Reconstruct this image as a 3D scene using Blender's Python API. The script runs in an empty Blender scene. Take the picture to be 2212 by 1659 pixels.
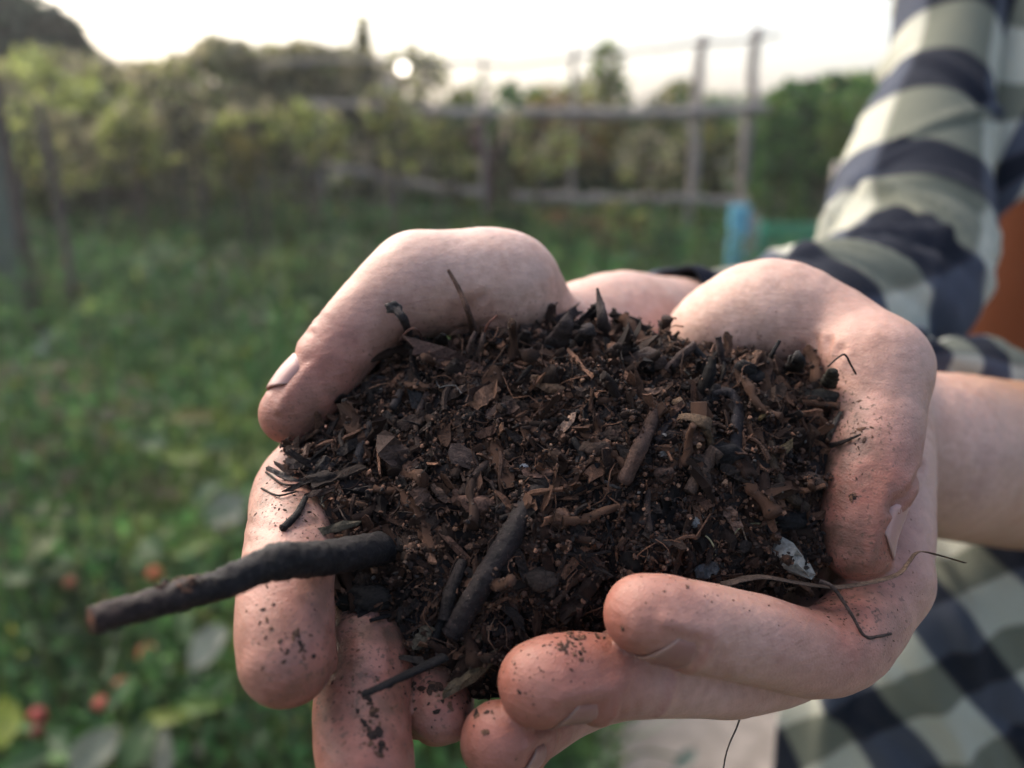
import bpy, math, random
import numpy as np
from mathutils import Vector, Matrix
from mathutils.bvhtree import BVHTree
random.seed(7); RNG = np.random.default_rng(11)
R = math.radians
scene = bpy.context.scene
C = scene.collection

# ------------------------------------------------------------------ camera
PITCH = R(17.5)
CAM = np.array([0.0, 0.0, 1.22])
RIGHT = np.array([1.0, 0.0, 0.0])
FWD = np.array([0.0, math.cos(PITCH), -math.sin(PITCH)])
UP = np.array([0.0, math.sin(PITCH), math.cos(PITCH)])
FPX, CX, CY = 1736.0, 1106.0, 829.5
cam_data = bpy.data.cameras.new('camera')
cam_data.sensor_width = 36.0
cam_data.lens = 36.0 * FPX / 2212.0
cam_data.clip_start = 0.01; cam_data.clip_end = 2000.0
cam_data.dof.use_dof = True
cam_data.dof.focus_distance = 0.188
cam_data.dof.aperture_fstop = 7.0
cam = bpy.data.objects.new('camera', cam_data); C.objects.link(cam)
cam.location = CAM; cam.rotation_euler = (R(90) - PITCH, 0, 0)
scene.camera = cam

# ------------------------------------------------------------------ sky, sun, exposure
SUN_EL, SUN_AZ = R(42), R(-44)          # azimuth measured from +Y towards +X
world = bpy.data.worlds.new('World'); scene.world = world; world.use_nodes = True
wn = world.node_tree.nodes; wl = world.node_tree.links
sky = wn.new('ShaderNodeTexSky'); sky.sky_type = 'NISHITA'; sky.sun_disc = False
sky.sun_elevation = SUN_EL; sky.sun_rotation = SUN_AZ
sky.air_density = 1.0; sky.dust_density = 5.5; sky.ozone_density = 1.0
wn['Background'].inputs['Strength'].default_value = 0.15
wl.new(sky.outputs[0], wn['Background'].inputs[0])
sun_data = bpy.data.lights.new('sun', 'SUN'); sun_data.energy = 1.0; sun_data.angle = R(80)
sun_data.color = (1.0, 0.97, 0.94)
sun = bpy.data.objects.new('sun', sun_data); C.objects.link(sun)
sdir = Vector((math.sin(SUN_AZ) * math.cos(SUN_EL), math.cos(SUN_AZ) * math.cos(SUN_EL), math.sin(SUN_EL)))
sun.rotation_euler = sdir.to_track_quat('Z', 'Y').to_euler()
sun.location = (0, 0, 5)
scene.view_settings.view_transform = 'Standard'; scene.view_settings.look = 'None'
scene.view_settings.gamma = 1.0; scene.view_settings.use_curve_mapping = False
scene.view_settings.exposure = 1.42

# ------------------------------------------------------------------ small helpers
def P(px, py, d):
    """point seen at photo position px,py (2212 wide) at depth d along the lens axis"""
    return CAM + d * (FWD + (px - CX) / FPX * RIGHT - (py - CY) / FPX * UP)
def ray(px, py):
    v = FWD + (px - CX) / FPX * RIGHT - (py - CY) / FPX * UP
    return v / np.linalg.norm(v)
def AtY(px, py, y):
    v = ray(px, py); return CAM + v * ((y - CAM[1]) / v[1])
def AtZ(px, py, z):
    v = ray(px, py); return CAM + v * ((z - CAM[2]) / v[2])
def cv(r, u, t):
    """direction from camera-relative right, up, towards-viewer"""
    v = r * RIGHT + u * UP - t * FWD
    return v / np.linalg.norm(v)
def nrm(a):
    return a / np.maximum(np.linalg.norm(a, axis=-1, keepdims=True), 1e-12)

def tag(o, label=None, cat=None, group=None, kind=None):
    if label: o['label'] = label
    if cat: o['category'] = cat
    if group: o['group'] = group
    if kind: o['kind'] = kind
    return o
def empty(name, loc, label=None, cat=None, group=None, kind=None):
    o = bpy.data.objects.new(name, None); C.objects.link(o); o.location = loc
    o.empty_display_size = 0.05
    return tag(o, label, cat, group, kind)

def mesh_np(name, V, F, cols=None, uv=None, smooth=True, attrs=None):
    """F: array (n,3)/(n,4) or list of such arrays"""
    Fs = F if isinstance(F, list) else [F]
    Fs = [np.asarray(f, dtype=np.int32) for f in Fs if len(f)]
    me = bpy.data.meshes.new(name)
    V = np.asarray(V, dtype=np.float32)
    me.vertices.add(len(V)); me.vertices.foreach_set('co', V.ravel())
    loops = np.concatenate([f.ravel() for f in Fs])
    tot = np.concatenate([np.full(len(f), f.shape[1], dtype=np.int32) for f in Fs])
    start = np.concatenate([[0], np.cumsum(tot)[:-1]]).astype(np.int32)
    me.loops.add(len(loops)); me.loops.foreach_set('vertex_index', loops)
    me.polygons.add(len(tot)); me.polygons.foreach_set('loop_start', start)
    me.polygons.foreach_set('loop_total', tot)
    me.polygons.foreach_set('use_smooth', np.full(len(tot), smooth, dtype=bool))
    if cols is not None:
        a = me.color_attributes.new('Col', 'FLOAT_COLOR', 'POINT')
        c = np.ones((len(V), 4), dtype=np.float32); c[:, :3] = cols
        a.data.foreach_set('color', c.ravel())
    for k, v in (attrs or {}).items():
        a = me.attributes.new(k, 'FLOAT', 'POINT'); a.data.foreach_set('value', np.asarray(v, dtype=np.float32))
    if uv is not None:
        u = me.uv_layers.new(name='UVMap'); u.data.foreach_set('uv', np.asarray(uv, dtype=np.float32)[loops].ravel())
    me.update(calc_edges=True); me.validate()
    return me
def link(name, me, mat=None, parent=None, loc=None):
    o = bpy.data.objects.new(name, me); C.objects.link(o)
    if mat is not None and len(me.materials) == 0: me.materials.append(mat)
    if loc is not None: o.location = loc
    if parent is not None:
        o.parent = parent
    return o
def place(name, V, F, mat, parent=None, origin=None, **kw):
    """mesh in world coordinates, re-based on its parent's location (parents are unrotated)"""
    V = np.asarray(V, dtype=np.float64)
    base = np.array(parent_world(parent)) if parent is not None else np.zeros(3)
    org = np.array(origin) if origin is not None else (base if parent is not None else V.mean(0))
    me = mesh_np(name, V - org, F, **kw)
    return link(name, me, mat, parent, loc=Vector(org - base))
def parent_world(o):
    p = Vector((0, 0, 0))
    while o is not None:
        p = p + o.location; o = o.parent
    return p

def catmull(pts, n):
    p = np.asarray(pts, dtype=np.float64)
    p = np.vstack([2 * p[0] - p[1], p, 2 * p[-1] - p[-2]])
    m = len(p) - 3
    t = np.linspace(0, m, n); i = np.minimum(t.astype(int), m - 1); f = (t - i)[:, None]
    a, b, c, d = p[i], p[i + 1], p[i + 2], p[i + 3]
    return 0.5 * (2 * b + (c - a) * f + (2 * a - 5 * b + 4 * c - d) * f ** 2 + (3 * b - a - 3 * c + d) * f ** 3)

def frames(path):
    T = nrm(np.gradient(path, axis=0))
    n = np.cross(T[0], [0.3, 0.2, 1.0]); n /= np.linalg.norm(n)
    N = [n]
    for i in range(1, len(path)):
        n = N[-1] - T[i] * np.dot(N[-1], T[i]); N.append(n / np.linalg.norm(n))
    N = np.array(N); return T, N, np.cross(T, N)

def basis(nrm_, tdir):
    z = nrm(nrm_); x = tdir - z * np.sum(tdir * z, -1, keepdims=True); x = nrm(x); y = np.cross(z, x)
    return np.stack([x, y, z], -1)          # columns
def tube(path, rad, sides=8, cap=True, rough=0.0, rng=RNG, flat=1.0, twist=0.0):
    path = np.asarray(path); n = len(path); rad = np.broadcast_to(rad, (n,))
    T, N, B = frames(path)
    a = np.linspace(0, 2 * np.pi, sides, endpoint=False)[None, :] + np.linspace(0, twist, n)[:, None]
    rr = rad[:, None] * (1 + rough * rng.standard_normal((n, sides)))
    V = path[:, None, :] + rr[..., None] * (np.cos(a)[..., None] * N[:, None, :] + flat * np.sin(a)[..., None] * B[:, None, :])
    V = V.reshape(-1, 3)
    i = np.arange(n - 1)[:, None] * sides; j = np.arange(sides)[None, :]; j2 = (j + 1) % sides
    F = np.stack([i + j, i + j2, i + sides + j2, i + sides + j], -1).reshape(-1, 4)
    if cap:
        V = np.vstack([V, path[0], path[-1]]); c0 = n * sides
        k = np.arange(sides); k2 = (k + 1) % sides; e = (n - 1) * sides
        T3 = np.vstack([np.stack([np.full(sides, c0), k2, k], -1), np.stack([np.full(sides, c0 + 1), e + k, e + k2], -1)])
        return V, [F, T3]
    return V, [F]

def box(c, s, rz=0.0):
    c = np.asarray(c); s = np.asarray(s) / 2
    V = np.array([[x, y, z] for x in (-1, 1) for y in (-1, 1) for z in (-1, 1)], dtype=float) * s
    cr, sr = math.cos(rz), math.sin(rz)
    V = V @ np.array([[cr, sr, 0], [-sr, cr, 0], [0, 0, 1]]) + c
    F = np.array([[0, 1, 3, 2], [4, 6, 7, 5], [0, 4, 5, 1], [2, 3, 7, 6], [0, 2, 6, 4], [1, 5, 7, 3]])
    return V, F

# value noise on points
_perm = np.random.default_rng(3).random((64, 64, 64)).astype(np.float32)
def noise3(p, scale=1.0, off=0.0):
    q = np.asarray(p) * scale + off + 1000.0
    i = np.floor(q).astype(np.int64); f = q - i; f = f * f * (3 - 2 * f)
    i0 = i % 64; i1 = (i + 1) % 64
    def g(a, b, c): return _perm[a, b, c]
    x0, y0, z0 = i0[..., 0], i0[..., 1], i0[..., 2]; x1, y1, z1 = i1[..., 0], i1[..., 1], i1[..., 2]
    fx, fy, fz = f[..., 0], f[..., 1], f[..., 2]
    a = g(x0, y0, z0) * (1 - fx) + g(x1, y0, z0) * fx
    b = g(x0, y1, z0) * (1 - fx) + g(x1, y1, z0) * fx
    c = g(x0, y0, z1) * (1 - fx) + g(x1, y0, z1) * fx
    d = g(x0, y1, z1) * (1 - fx) + g(x1, y1, z1) * fx
    return ((a * (1 - fy) + b * fy) * (1 - fz) + (c * (1 - fy) + d * fy) * fz) * 2 - 1

# ------------------------------------------------------------------ signed distance modelling
def smin(a, b, k):
    h = np.maximum(k - np.abs(a - b), 0) / k
    return np.minimum(a, b) - h * h * k * 0.25
class Chain:
    """tapered limb through points (px,py,depth,radius px)"""
    def __init__(self, pts, n=None, world=False):
        q = np.array([list(p) if world else list(P(p[0], p[1], p[2])) + [p[3] * p[2] / FPX] for p in pts])
        q = catmull(q, n or (len(pts) - 1) * 4 + 1)
        self.p = q[:, :3].astype(np.float32); self.r = q[:, 3].astype(np.float32)
        self.lo = (self.p - self.r[:, None]).min(0); self.hi = (self.p + self.r[:, None]).max(0)
    def __call__(self, X, pad=0.022):
        out = np.full(len(X), 0.05, dtype=np.float32)
        m = np.all((X > self.lo - pad) & (X < self.hi + pad), axis=1)
        if not m.any(): return out
        Y = X[m]; d = np.full(len(Y), 1e3, dtype=np.float32)
        for a, b, ra, rb in zip(self.p[:-1], self.p[1:], self.r[:-1], self.r[1:]):
            ab = b - a; t = np.clip((Y - a) @ ab / max(float(ab @ ab), 1e-12), 0, 1)
            e = Y - a - t[:, None] * ab
            d = np.minimum(d, np.sqrt(np.einsum('ij,ij->i', e, e)) - (ra + t * (rb - ra)))
        out[m] = d
        return out

def surface(f, lo, hi, h, it=2, block=8):
    lo = np.asarray(lo, dtype=np.float64); hi = np.asarray(hi, dtype=np.float64)
    nb = np.ceil((hi - lo) / (h * block)).astype(int)
    n = nb * block + 1
    val = np.full(tuple(n), 1.0, dtype=np.float32)
    g = np.stack(np.meshgrid(*[np.arange(k) for k in nb], indexing='ij'), -1).reshape(-1, 3)
    cen = (lo + (g * block + block / 2) * h).astype(np.float32)
    fc = f(cen)
    act = np.abs(fc) < h * block * 1.25 + 0.002
    ins = (~act) & (fc < 0)
    for b in g[ins]:
        val[b[0]*block:(b[0]+1)*block+1, b[1]*block:(b[1]+1)*block+1, b[2]*block:(b[2]+1)*block+1] = -1.0
    loc = np.stack(np.meshgrid(*[np.arange(block + 1)] * 3, indexing='ij'), -1).reshape(-1, 3)
    ga = g[act]
    for s in range(0, len(ga), 400):
        gb = ga[s:s + 400]
        idx = (gb[:, None, :] * block + loc[None]).reshape(-1, 3)
        v = f((lo + idx * h).astype(np.float32))
        val[idx[:, 0], idx[:, 1], idx[:, 2]] = v
    sg = val < 0
    c = np.zeros(tuple(n - 1), dtype=np.int8)
    for dx in (0, 1):
        for dy in (0, 1):
            for dz in (0, 1):
                c += sg[dx:n[0]-1+dx, dy:n[1]-1+dy, dz:n[2]-1+dz]
    cells = np.argwhere((c > 0) & (c < 8))
    ids = np.full(tuple(n - 1), -1, dtype=np.int32); ids[tuple(cells.T)] = np.arange(len(cells))
    corner = np.array([[x, y, z] for x in (0, 1) for y in (0, 1) for z in (0, 1)])
    cvv = np.stack([val[tuple((cells + k).T)] for k in corner], -1)
    acc = np.zeros((len(cells), 3)); cnt = np.zeros(len(cells))
    for i in range(8):
        for j in range(i + 1, 8):
            if np.abs(corner[i] - corner[j]).sum() != 1: continue
            m = (cvv[:, i] < 0) != (cvv[:, j] < 0)
            t = cvv[m, i] / (cvv[m, i] - cvv[m, j])
            acc[m] += corner[i] + t[:, None] * (corner[j] - corner[i]); cnt[m] += 1
    V = lo + (cells + acc / cnt[:, None]) * h
    quads = []
    for ax in range(3):
        o1, o2 = [(1, 2), (2, 0), (0, 1)][ax]
        s0 = [slice(None)] * 3; s1 = [slice(None)] * 3
        s0[ax] = slice(0, n[ax] - 1); s1[ax] = slice(1, n[ax])
        cr = np.argwhere(sg[tuple(s0)] != sg[tuple(s1)])
        ok = (cr[:, o1] > 0) & (cr[:, o2] > 0) & (cr[:, o1] < n[o1] - 1) & (cr[:, o2] < n[o2] - 1)
        cr = cr[ok]; d1 = np.zeros(3, int); d2 = np.zeros(3, int); d1[o1] = 1; d2[o2] = 1
        q = np.stack([ids[tuple((cr - d1 - d2).T)], ids[tuple((cr - d2).T)], ids[tuple(cr.T)], ids[tuple((cr - d1).T)]], -1)
        flip = ~sg[tuple(cr.T)]
        q[flip] = q[flip][:, ::-1]
        quads.append(q)
    F = np.concatenate(quads); F = F[(F >= 0).all(1)]
    for _ in range(it):
        d, nn = grad(f, V, h * 0.5)
        V = V - np.clip(d, -h, h)[:, None] * nn * 0.9
    return V, F
def grad(f, V, e):
    V = np.asarray(V, dtype=np.float32)
    k = np.array([[1, -1, -1], [-1, -1, 1], [-1, 1, -1], [1, 1, 1]], dtype=np.float32)
    g = np.zeros(V.shape); s = 0
    for kk in k:
        v = f(V + kk * e).astype(np.float64); g += v[:, None] * kk; s = s + v
    return s / 4, nrm(g)

# ------------------------------------------------------------------ materials
def mat(name, rough=0.7, spec=0.3):
    m = bpy.data.materials.new(name); m.use_nodes = True
    b = m.node_tree.nodes['Principled BSDF']
    b.inputs['Roughness'].default_value = rough; b.inputs['Specular IOR Level'].default_value = spec
    return m, m.node_tree, b
def noise_node(nt, scale, detail=4, rough=0.6, coord='Object'):
    tc = nt.nodes.new('ShaderNodeTexCoord'); n = nt.nodes.new('ShaderNodeTexNoise')
    n.inputs['Scale'].default_value = scale; n.inputs['Detail'].default_value = detail; n.inputs['Roughness'].default_value = rough
    nt.links.new(tc.outputs[coord], n.inputs['Vector']); return n
def ramp(nt, src, stops):
    r = nt.nodes.new('ShaderNodeValToRGB'); e = r.color_ramp.elements
    while len(e) < len(stops): e.new(0.5)
    for el, (p, c) in zip(e, stops):
        el.position = p; el.color = (*c, 1) if len(c) == 3 else c
    nt.links.new(src, r.inputs[0]); return r
def mixc(nt, fac, a, b, mode='MIX'):
    m = nt.nodes.new('ShaderNodeMix'); m.data_type = 'RGBA'; m.blend_type = mode
    for v, i in ((fac, 0), (a, 6), (b, 7)):
        if hasattr(v, 'is_linked'): nt.links.new(v, m.inputs[i])
        elif i == 0: m.inputs[0].default_value = v
        else: m.inputs[i].default_value = (*v, 1)
    return m.outputs[2]
def math_node(nt, op, a, b=None, clamp=False):
    m = nt.nodes.new('ShaderNodeMath'); m.operation = op; m.use_clamp = clamp
    for v, i in ((a, 0), (b, 1)):
        if v is None: continue
        if hasattr(v, 'is_linked'): nt.links.new(v, m.inputs[i])
        else: m.inputs[i].default_value = v
    return m.outputs[0]
def bump(nt, b, src, strength, dist):
    bp = nt.nodes.new('ShaderNodeBump'); bp.inputs['Strength'].default_value = strength; bp.inputs['Distance'].default_value = dist
    nt.links.new(src, bp.inputs['Height']); nt.links.new(bp.outputs[0], b.inputs['Normal']); return bp
def simple_mat(name, c1, c2, scale, rough=0.7, bmp=0.3, bd=0.002, spec=0.3):
    m, nt, b = mat(name, rough, spec)
    n = noise_node(nt, scale, 6)
    r = ramp(nt, n.outputs[0], [(0.3, c1), (0.7, c2)])
    nt.links.new(r.outputs[0], b.inputs['Base Color'])
    if bmp: bump(nt, b, n.outputs[0], bmp, bd)
    return m
def col_mat(name, rough=0.7, spec=0.3, scale=400, var=0.5, bmp=0.4, bd=0.0004, trans=0.0):
    """colour of each piece from its own attribute, with grain"""
    m, nt, b = mat(name, rough, spec)
    a = nt.nodes.new('ShaderNodeVertexColor'); a.layer_name = 'Col'
    n = noise_node(nt, scale, 5, 0.7)
    r = ramp(nt, n.outputs[0], [(0.25, (1 - var,) * 3), (0.75, (1 + var * 0.6,) * 3)])
    nt.links.new(mixc(nt, 1.0, a.outputs[0], r.outputs[0], 'MULTIPLY'), b.inputs['Base Color'])
    if bmp: bump(nt, b, n.outputs[0], bmp, bd)
    if trans:
        t = nt.nodes.new('ShaderNodeBsdfTranslucent'); ms = nt.nodes.new('ShaderNodeMixShader'); ms.inputs[0].default_value = trans
        nt.links.new(a.outputs[0], t.inputs[0]); nt.links.new(b.outputs[0], ms.inputs[1]); nt.links.new(t.outputs[0], ms.inputs[2])
        nt.links.new(ms.outputs[0], nt.nodes['Material Output'].inputs[0])
    return m
# ------------------------------------------------------------------ ground, path
def sheet(name, V, F, m):
    o = place(name, V, F, m, None, origin=(0, 0, 0)); o['kind'] = 'structure'; return o
GROUND_M = simple_mat('weedy soil', (.020, .032, .014), (.06, .055, .032), 3.0, .95, .5, .02)
PATH_M = simple_mat('dry sandy soil', (.155, .128, .104), (.28, .24, .2), 22, .95, .6, .006)
gx = np.concatenate([[-90, -40, -15], np.linspace(-6, 6, 25), [15, 40, 90]]); gy = np.concatenate([[-30, -12], np.linspace(-4, 9, 27), [20, 50, 110]])
X, Y = np.meshgrid(gx, gy, indexing='ij'); V = np.stack([X, Y, 0 * X], -1).reshape(-1, 3)
k = np.arange(len(gx) * len(gy)).reshape(len(gx), len(gy)); F = np.stack([k[:-1, :-1], k[1:, :-1], k[1:, 1:], k[:-1, 1:]], -1).reshape(-1, 4)
sheet('ground', V, F, GROUND_M)
pe = np.array([[.22,1.15],[.06,1.45],[.24,1.78],[.52,1.95],[.85,2.02],[1.6,2.05],[2.6,1.9],[2.6,.2],[1.9,-.6],[.9,-.5],[.45,.3],[.34,.7]])
pe = catmull(np.column_stack([np.vstack([pe, pe[:1]]), np.zeros(13)]), 97)[:-1]; pe[:, 0] += .10 * noise3(pe, 3.1, 2) + .04 * noise3(pe, 9, 5); pe[:, 1] += .08 * noise3(pe, 3.1, 8)
V = np.vstack([pe + [0, 0, .004], [[1.2, 1.0, .004]]]); k = np.arange(96); sheet('path', V, np.stack([k, (k + 1) % 96, np.full(96, 96)], -1)[:, ::-1] if False else np.stack([(k + 1) % 96, k, np.full(96, 96)], -1), PATH_M)

# ------------------------------------------------------------------ foliage
LEAF_M = col_mat('leaf', .55, .35, 60, .35, .2, .001, trans=.5)
STEM_M = simple_mat('stem bark', (.05, .035, .028), (.12, .09, .07), 40, .8, .5, .003)
WOODG_M = simple_mat('weathered grey wood', (.19, .162, .145), (.34, .295, .265), 30, .85, .5, .002)
LEAFP = np.array([[-.5,0,0],[-.22,.24,.03],[.18,.20,.05],[.5,0,-.06],[.18,-.20,.05],[-.22,-.24,.03]])
LEAFF = np.array([[0,5,2,1],[5,4,3,2]])
def leaves(pos, size, col, rng, up=.5, aspect=(.6, 1.2), name='crown', m=None, parent=None, kind=None):
    n = len(pos)
    z = nrm(rng.standard_normal((n, 3)) + np.array([0, 0, up])); Rm = basis(z, rng.standard_normal((n, 3)))
    sc = np.stack([size, size * rng.uniform(*aspect, n), size], -1)
    V = np.einsum('mij,mvj->mvi', Rm, LEAFP[None] * sc[:, None, :]) + pos[:, None, :]
    F = (np.arange(n)[:, None, None] * 6 + LEAFF[None]).reshape(-1, 4)
    return V.reshape(-1, 3), F, np.repeat(col, 6, 0)
def palette_cols(n, pal, rng, pos=None, var=.25):
    pal = np.array(pal); i = rng.integers(0, len(pal), n)
    if pos is not None:                      # neighbouring leaves share a hue: clumps
        q = (noise3(pos, 3.5, 2) * .5 + .5) * len(pal) * 1.3 + rng.normal(0, .8, n) - .15 * len(pal); i = np.clip(q.astype(int), 0, len(pal) - 1)
    return pal[i] * np.exp(rng.normal(0, var, (n, 1)))
def blob_points(n, c, r, rng, hollow=.45):
    d = nrm(rng.standard_normal((n * 2, 3))); rad = (hollow + (1 - hollow) * rng.random((n * 2, 1))) ** .6
    p = d * rad * np.array(r); q = p + np.array(c)
    keep = noise3(q, 2.2 / max(r[0], .3), 4) + .5 * noise3(q, 5.5 / max(r[0], .3), 8) > -.28 - .35 * (1 - rad[:, 0])
    return q[keep][:n]
def bush(name, label, cat, base, blobs, n, size, pal, rng, group=None, stems=3, var=.25, part='crown', stemname='stem'):
    o = empty(name, base, label, cat, group)
    vol = np.array([np.prod(b[1]) ** (2 / 3) for b in blobs]); pts = np.vstack([blob_points(max(20, int(n * v / vol.sum())), b[0], b[1], rng) for b, v in zip(blobs, vol)])
    V, F, Cc = leaves(pts, size * rng.uniform(.6, 1.4, len(pts)), palette_cols(len(pts), pal, rng, pts, var), rng)
    place(part, V, F, LEAF_M, o, cols=Cc)
    for i in range(stems):
        b = blobs[i % len(blobs)]; top = np.array(b[0]) + np.array(b[1]) * np.array([rng.uniform(-.3, .3), rng.uniform(-.2, .2), .7]); bs = np.array(base) + [rng.uniform(-.12, .12), rng.uniform(-.08, .08), 0]
        midp = (bs + top) / 2 + rng.normal(0, .05, 3); path = catmull([bs, midp, top], 10); L = np.linalg.norm(top - bs)
        V, F = tube(path, np.linspace(.018, .005, 10) * max(L, .6), 7, True, .06, rng); place(stemname, V, F, STEM_M, o)
    return o
def px_blob(px, py, rx, ry, y, depth=None):
    """leafy clump seen at px,py with half sizes rx,ry in picture units, standing at distance y"""
    c = AtY(px, py, y); s = np.linalg.norm(c - CAM) / FPX
    return (c, (rx * s, depth if depth else max(rx, ry) * s * .8, ry * s))
rb = np.random.default_rng(31)
OLIVE = [(.07,.07,.04),(.18,.175,.095),(.27,.255,.14),(.32,.28,.18),(.29,.32,.10),(.40,.45,.13)]
GREYB = [(.09,.082,.06),(.21,.19,.14),(.31,.275,.20),(.30,.30,.14),(.36,.40,.13)]
GREEN = [(.020,.052,.018),(.038,.095,.026),(.060,.14,.034),(.10,.19,.042),(.16,.21,.05)]
AUTUM = [(.028,.045,.018),(.075,.095,.028),(.14,.15,.04),(.21,.18,.045),(.22,.13,.04),(.16,.09,.045)]
DARKG = [(.014,.032,.022),(.022,.048,.030),(.034,.066,.040)]
def gz(p): return np.array([p[0], p[1], 0.0])
hedge = [
 ('viny_bush', 'olive brown viny bush at the far left below the dark tree', [(110,250,120,120),(60,330,100,110),(150,360,90,80)], 5.2, OLIVE, 4200),
 ('viny_bush', 'olive bush left of the middle with a dip in its top', [(270,260,130,120),(250,380,100,90),(180,230,90,90),(345,235,90,85)], 5.3, OLIVE, 4600),
 ('viny_bush', 'viny bush with a yellowish rounded top reaching the sky', [(440,235,120,110),(480,125,64,42),(420,330,100,100),(540,225,90,90)], 5.2, OLIVE, 5000),
 ('viny_bush', 'greyish brown bush with a broad flat top left of the tall conical shoot', [(620,225,140,115),(610,330,110,110),(585,165,62,66),(668,158,60,66),(735,190,70,80)], 5.3, OLIVE[1:] + GREYB[1:], 5400),
 ('tall_shrub', 'tall narrow shrub with a thin green tip rising above the hedge', [(795,215,62,95),(787,105,16,60),(800,300,80,100)], 5.3, OLIVE[1:4]+GREYB[1:], 2000),
 ('viny_bush', 'grey green bush behind the left end of the wooden rails', [(890,225,105,112),(920,350,90,90)], 5.6, GREYB+GREEN[2:4], 2400),
 ('leafy_bush', 'green bush with bright top behind the upper rail', [(1060,260,110,80),(1050,360,110,110),(1180,240,60,55)], 5.6, GREEN+AUTUM[2:4], 3000),
 ('leafy_bush', 'yellow and green bush between the middle rails', [(1230,300,130,110),(1200,420,140,120),(1320,380,120,120)], 5.4, AUTUM, 3800),
 ('tall_shrub', 'loose feathery shrub standing up above the upper rail', [(1310,150,34,60),(1290,215,80,50)], 5.8, GREEN[2:]+AUTUM[1:3], 1100),
 ('leafy_bush', 'green bush around the two tall wooden posts', [(1470,260,90,80),(1450,420,110,150),(1560,400,80,130)], 5.5, AUTUM[:4]+GREEN[1:3], 3600),
 ('leafy_bush', 'bright green bush right of the wooden posts', [(1760,300,130,120),(1700,420,110,130),(1860,320,110,140),(1790,215,70,45),(1660,260,60,60),(1900,225,60,50)], 5.0, GREEN, 4800),
 ('leafy_bush', 'low rusty and yellow bush under the lowest rail', [(1230,530,140,70),(1380,540,120,70),(1100,510,110,60)], 4.3, AUTUM, 2600),
]
for nm, lb, bl, y, pal, n in hedge:
    blobs = [px_blob(*b, y + rb.uniform(-.15, .15)) for b in bl]
    blobs += [] if y < 4.5 else [px_blob(b[0], 440, b[2] * 1.05, 80, y, .45) for b in bl[:2] if b[0] < 1600]; n = int(n * 1.35)
    bush(nm, lb, 'bush', gz(AtY(bl[0][0], 500, y)), blobs, n, .075, pal, rb, 'bushes along the back of the garden', 4)
for x, y, lb in [(-5.2, 5.0, 'olive bush standing apart beyond the left end of the hedge'), (4.2, 5.4, 'green bush standing behind the person to the right'), (5.6, 4.6, 'broad green bush farthest right behind the person')]:
    bush('viny_bush' if x < 0 else 'leafy_bush', lb, 'bush', np.array([x, y, 0.0]), [((x, y, .95), (.8, .5, .7)), ((x + .5, y, .6), (.6, .45, .55))], 3600, .08, OLIVE if x < 0 else GREEN, rb, 'bushes along the back of the garden', 4)
for lb, bl, y, n in [('dark green tree with rounded crown at the top left corner', [(30,110,130,95),(-60,90,130,120)], 8, 6500), ('pale distant tree at the right of the far hedge line', [(1850,215,90,45),(1940,200,70,50)], 16, 1800)]:
    bush('tree', lb, 'tree', gz(AtY(bl[0][0], 300, y)), [px_blob(*b, y) for b in bl], n, .017 * y, DARKG if y == 8 else GREYB[1:]+GREEN[2:4], rb, None, 2, stemname='trunk')
# far wood behind the garden: one mass
pts = np.column_stack([rb.uniform(-26, 30, 16000), rb.uniform(26, 34, 16000), rb.random(16000) ** .7])
pts[:, 2] *= 1.9 + .7 * noise3(np.column_stack([pts[:, 0], 0 * pts[:, 0], 0 * pts[:, 0]]), .35) + .3 * noise3(np.column_stack([pts[:, 0], 0 * pts[:, 0], 0 * pts[:, 0]]), 1.4)
V, F, Cc = leaves(pts, rb.uniform(.25, .6, len(pts)), palette_cols(len(pts), GREEN[:4] + GREYB[1:3], rb, pts * .3), rb)
tag(place('far_wood', V, F, LEAF_M, None, cols=Cc), 'distant band of trees along the horizon', 'wood', kind='stuff')

# haze volume added to lift background tones, standing in for lens glare
hz = bpy.data.materials.new('haze'); hz.use_nodes = True; hn = hz.node_tree; hn.nodes.clear(); ho = hn.nodes.new('ShaderNodeOutputMaterial'); hv = hn.nodes.new('ShaderNodeVolumePrincipled')
hv.inputs['Density'].default_value = .0045; hv.inputs['Color'].default_value = (.98, .96, .92, 1); hv.inputs['Anisotropy'].default_value = .3; hn.links.new(hv.outputs[0], ho.inputs['Volume'])
V, F = box((0, 40, 4.5), (196, 156, 11)); tag(place('haze', V, F, hz, None, smooth=False), 'thin pale evening haze over the garden', 'haze', kind='stuff')
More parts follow.
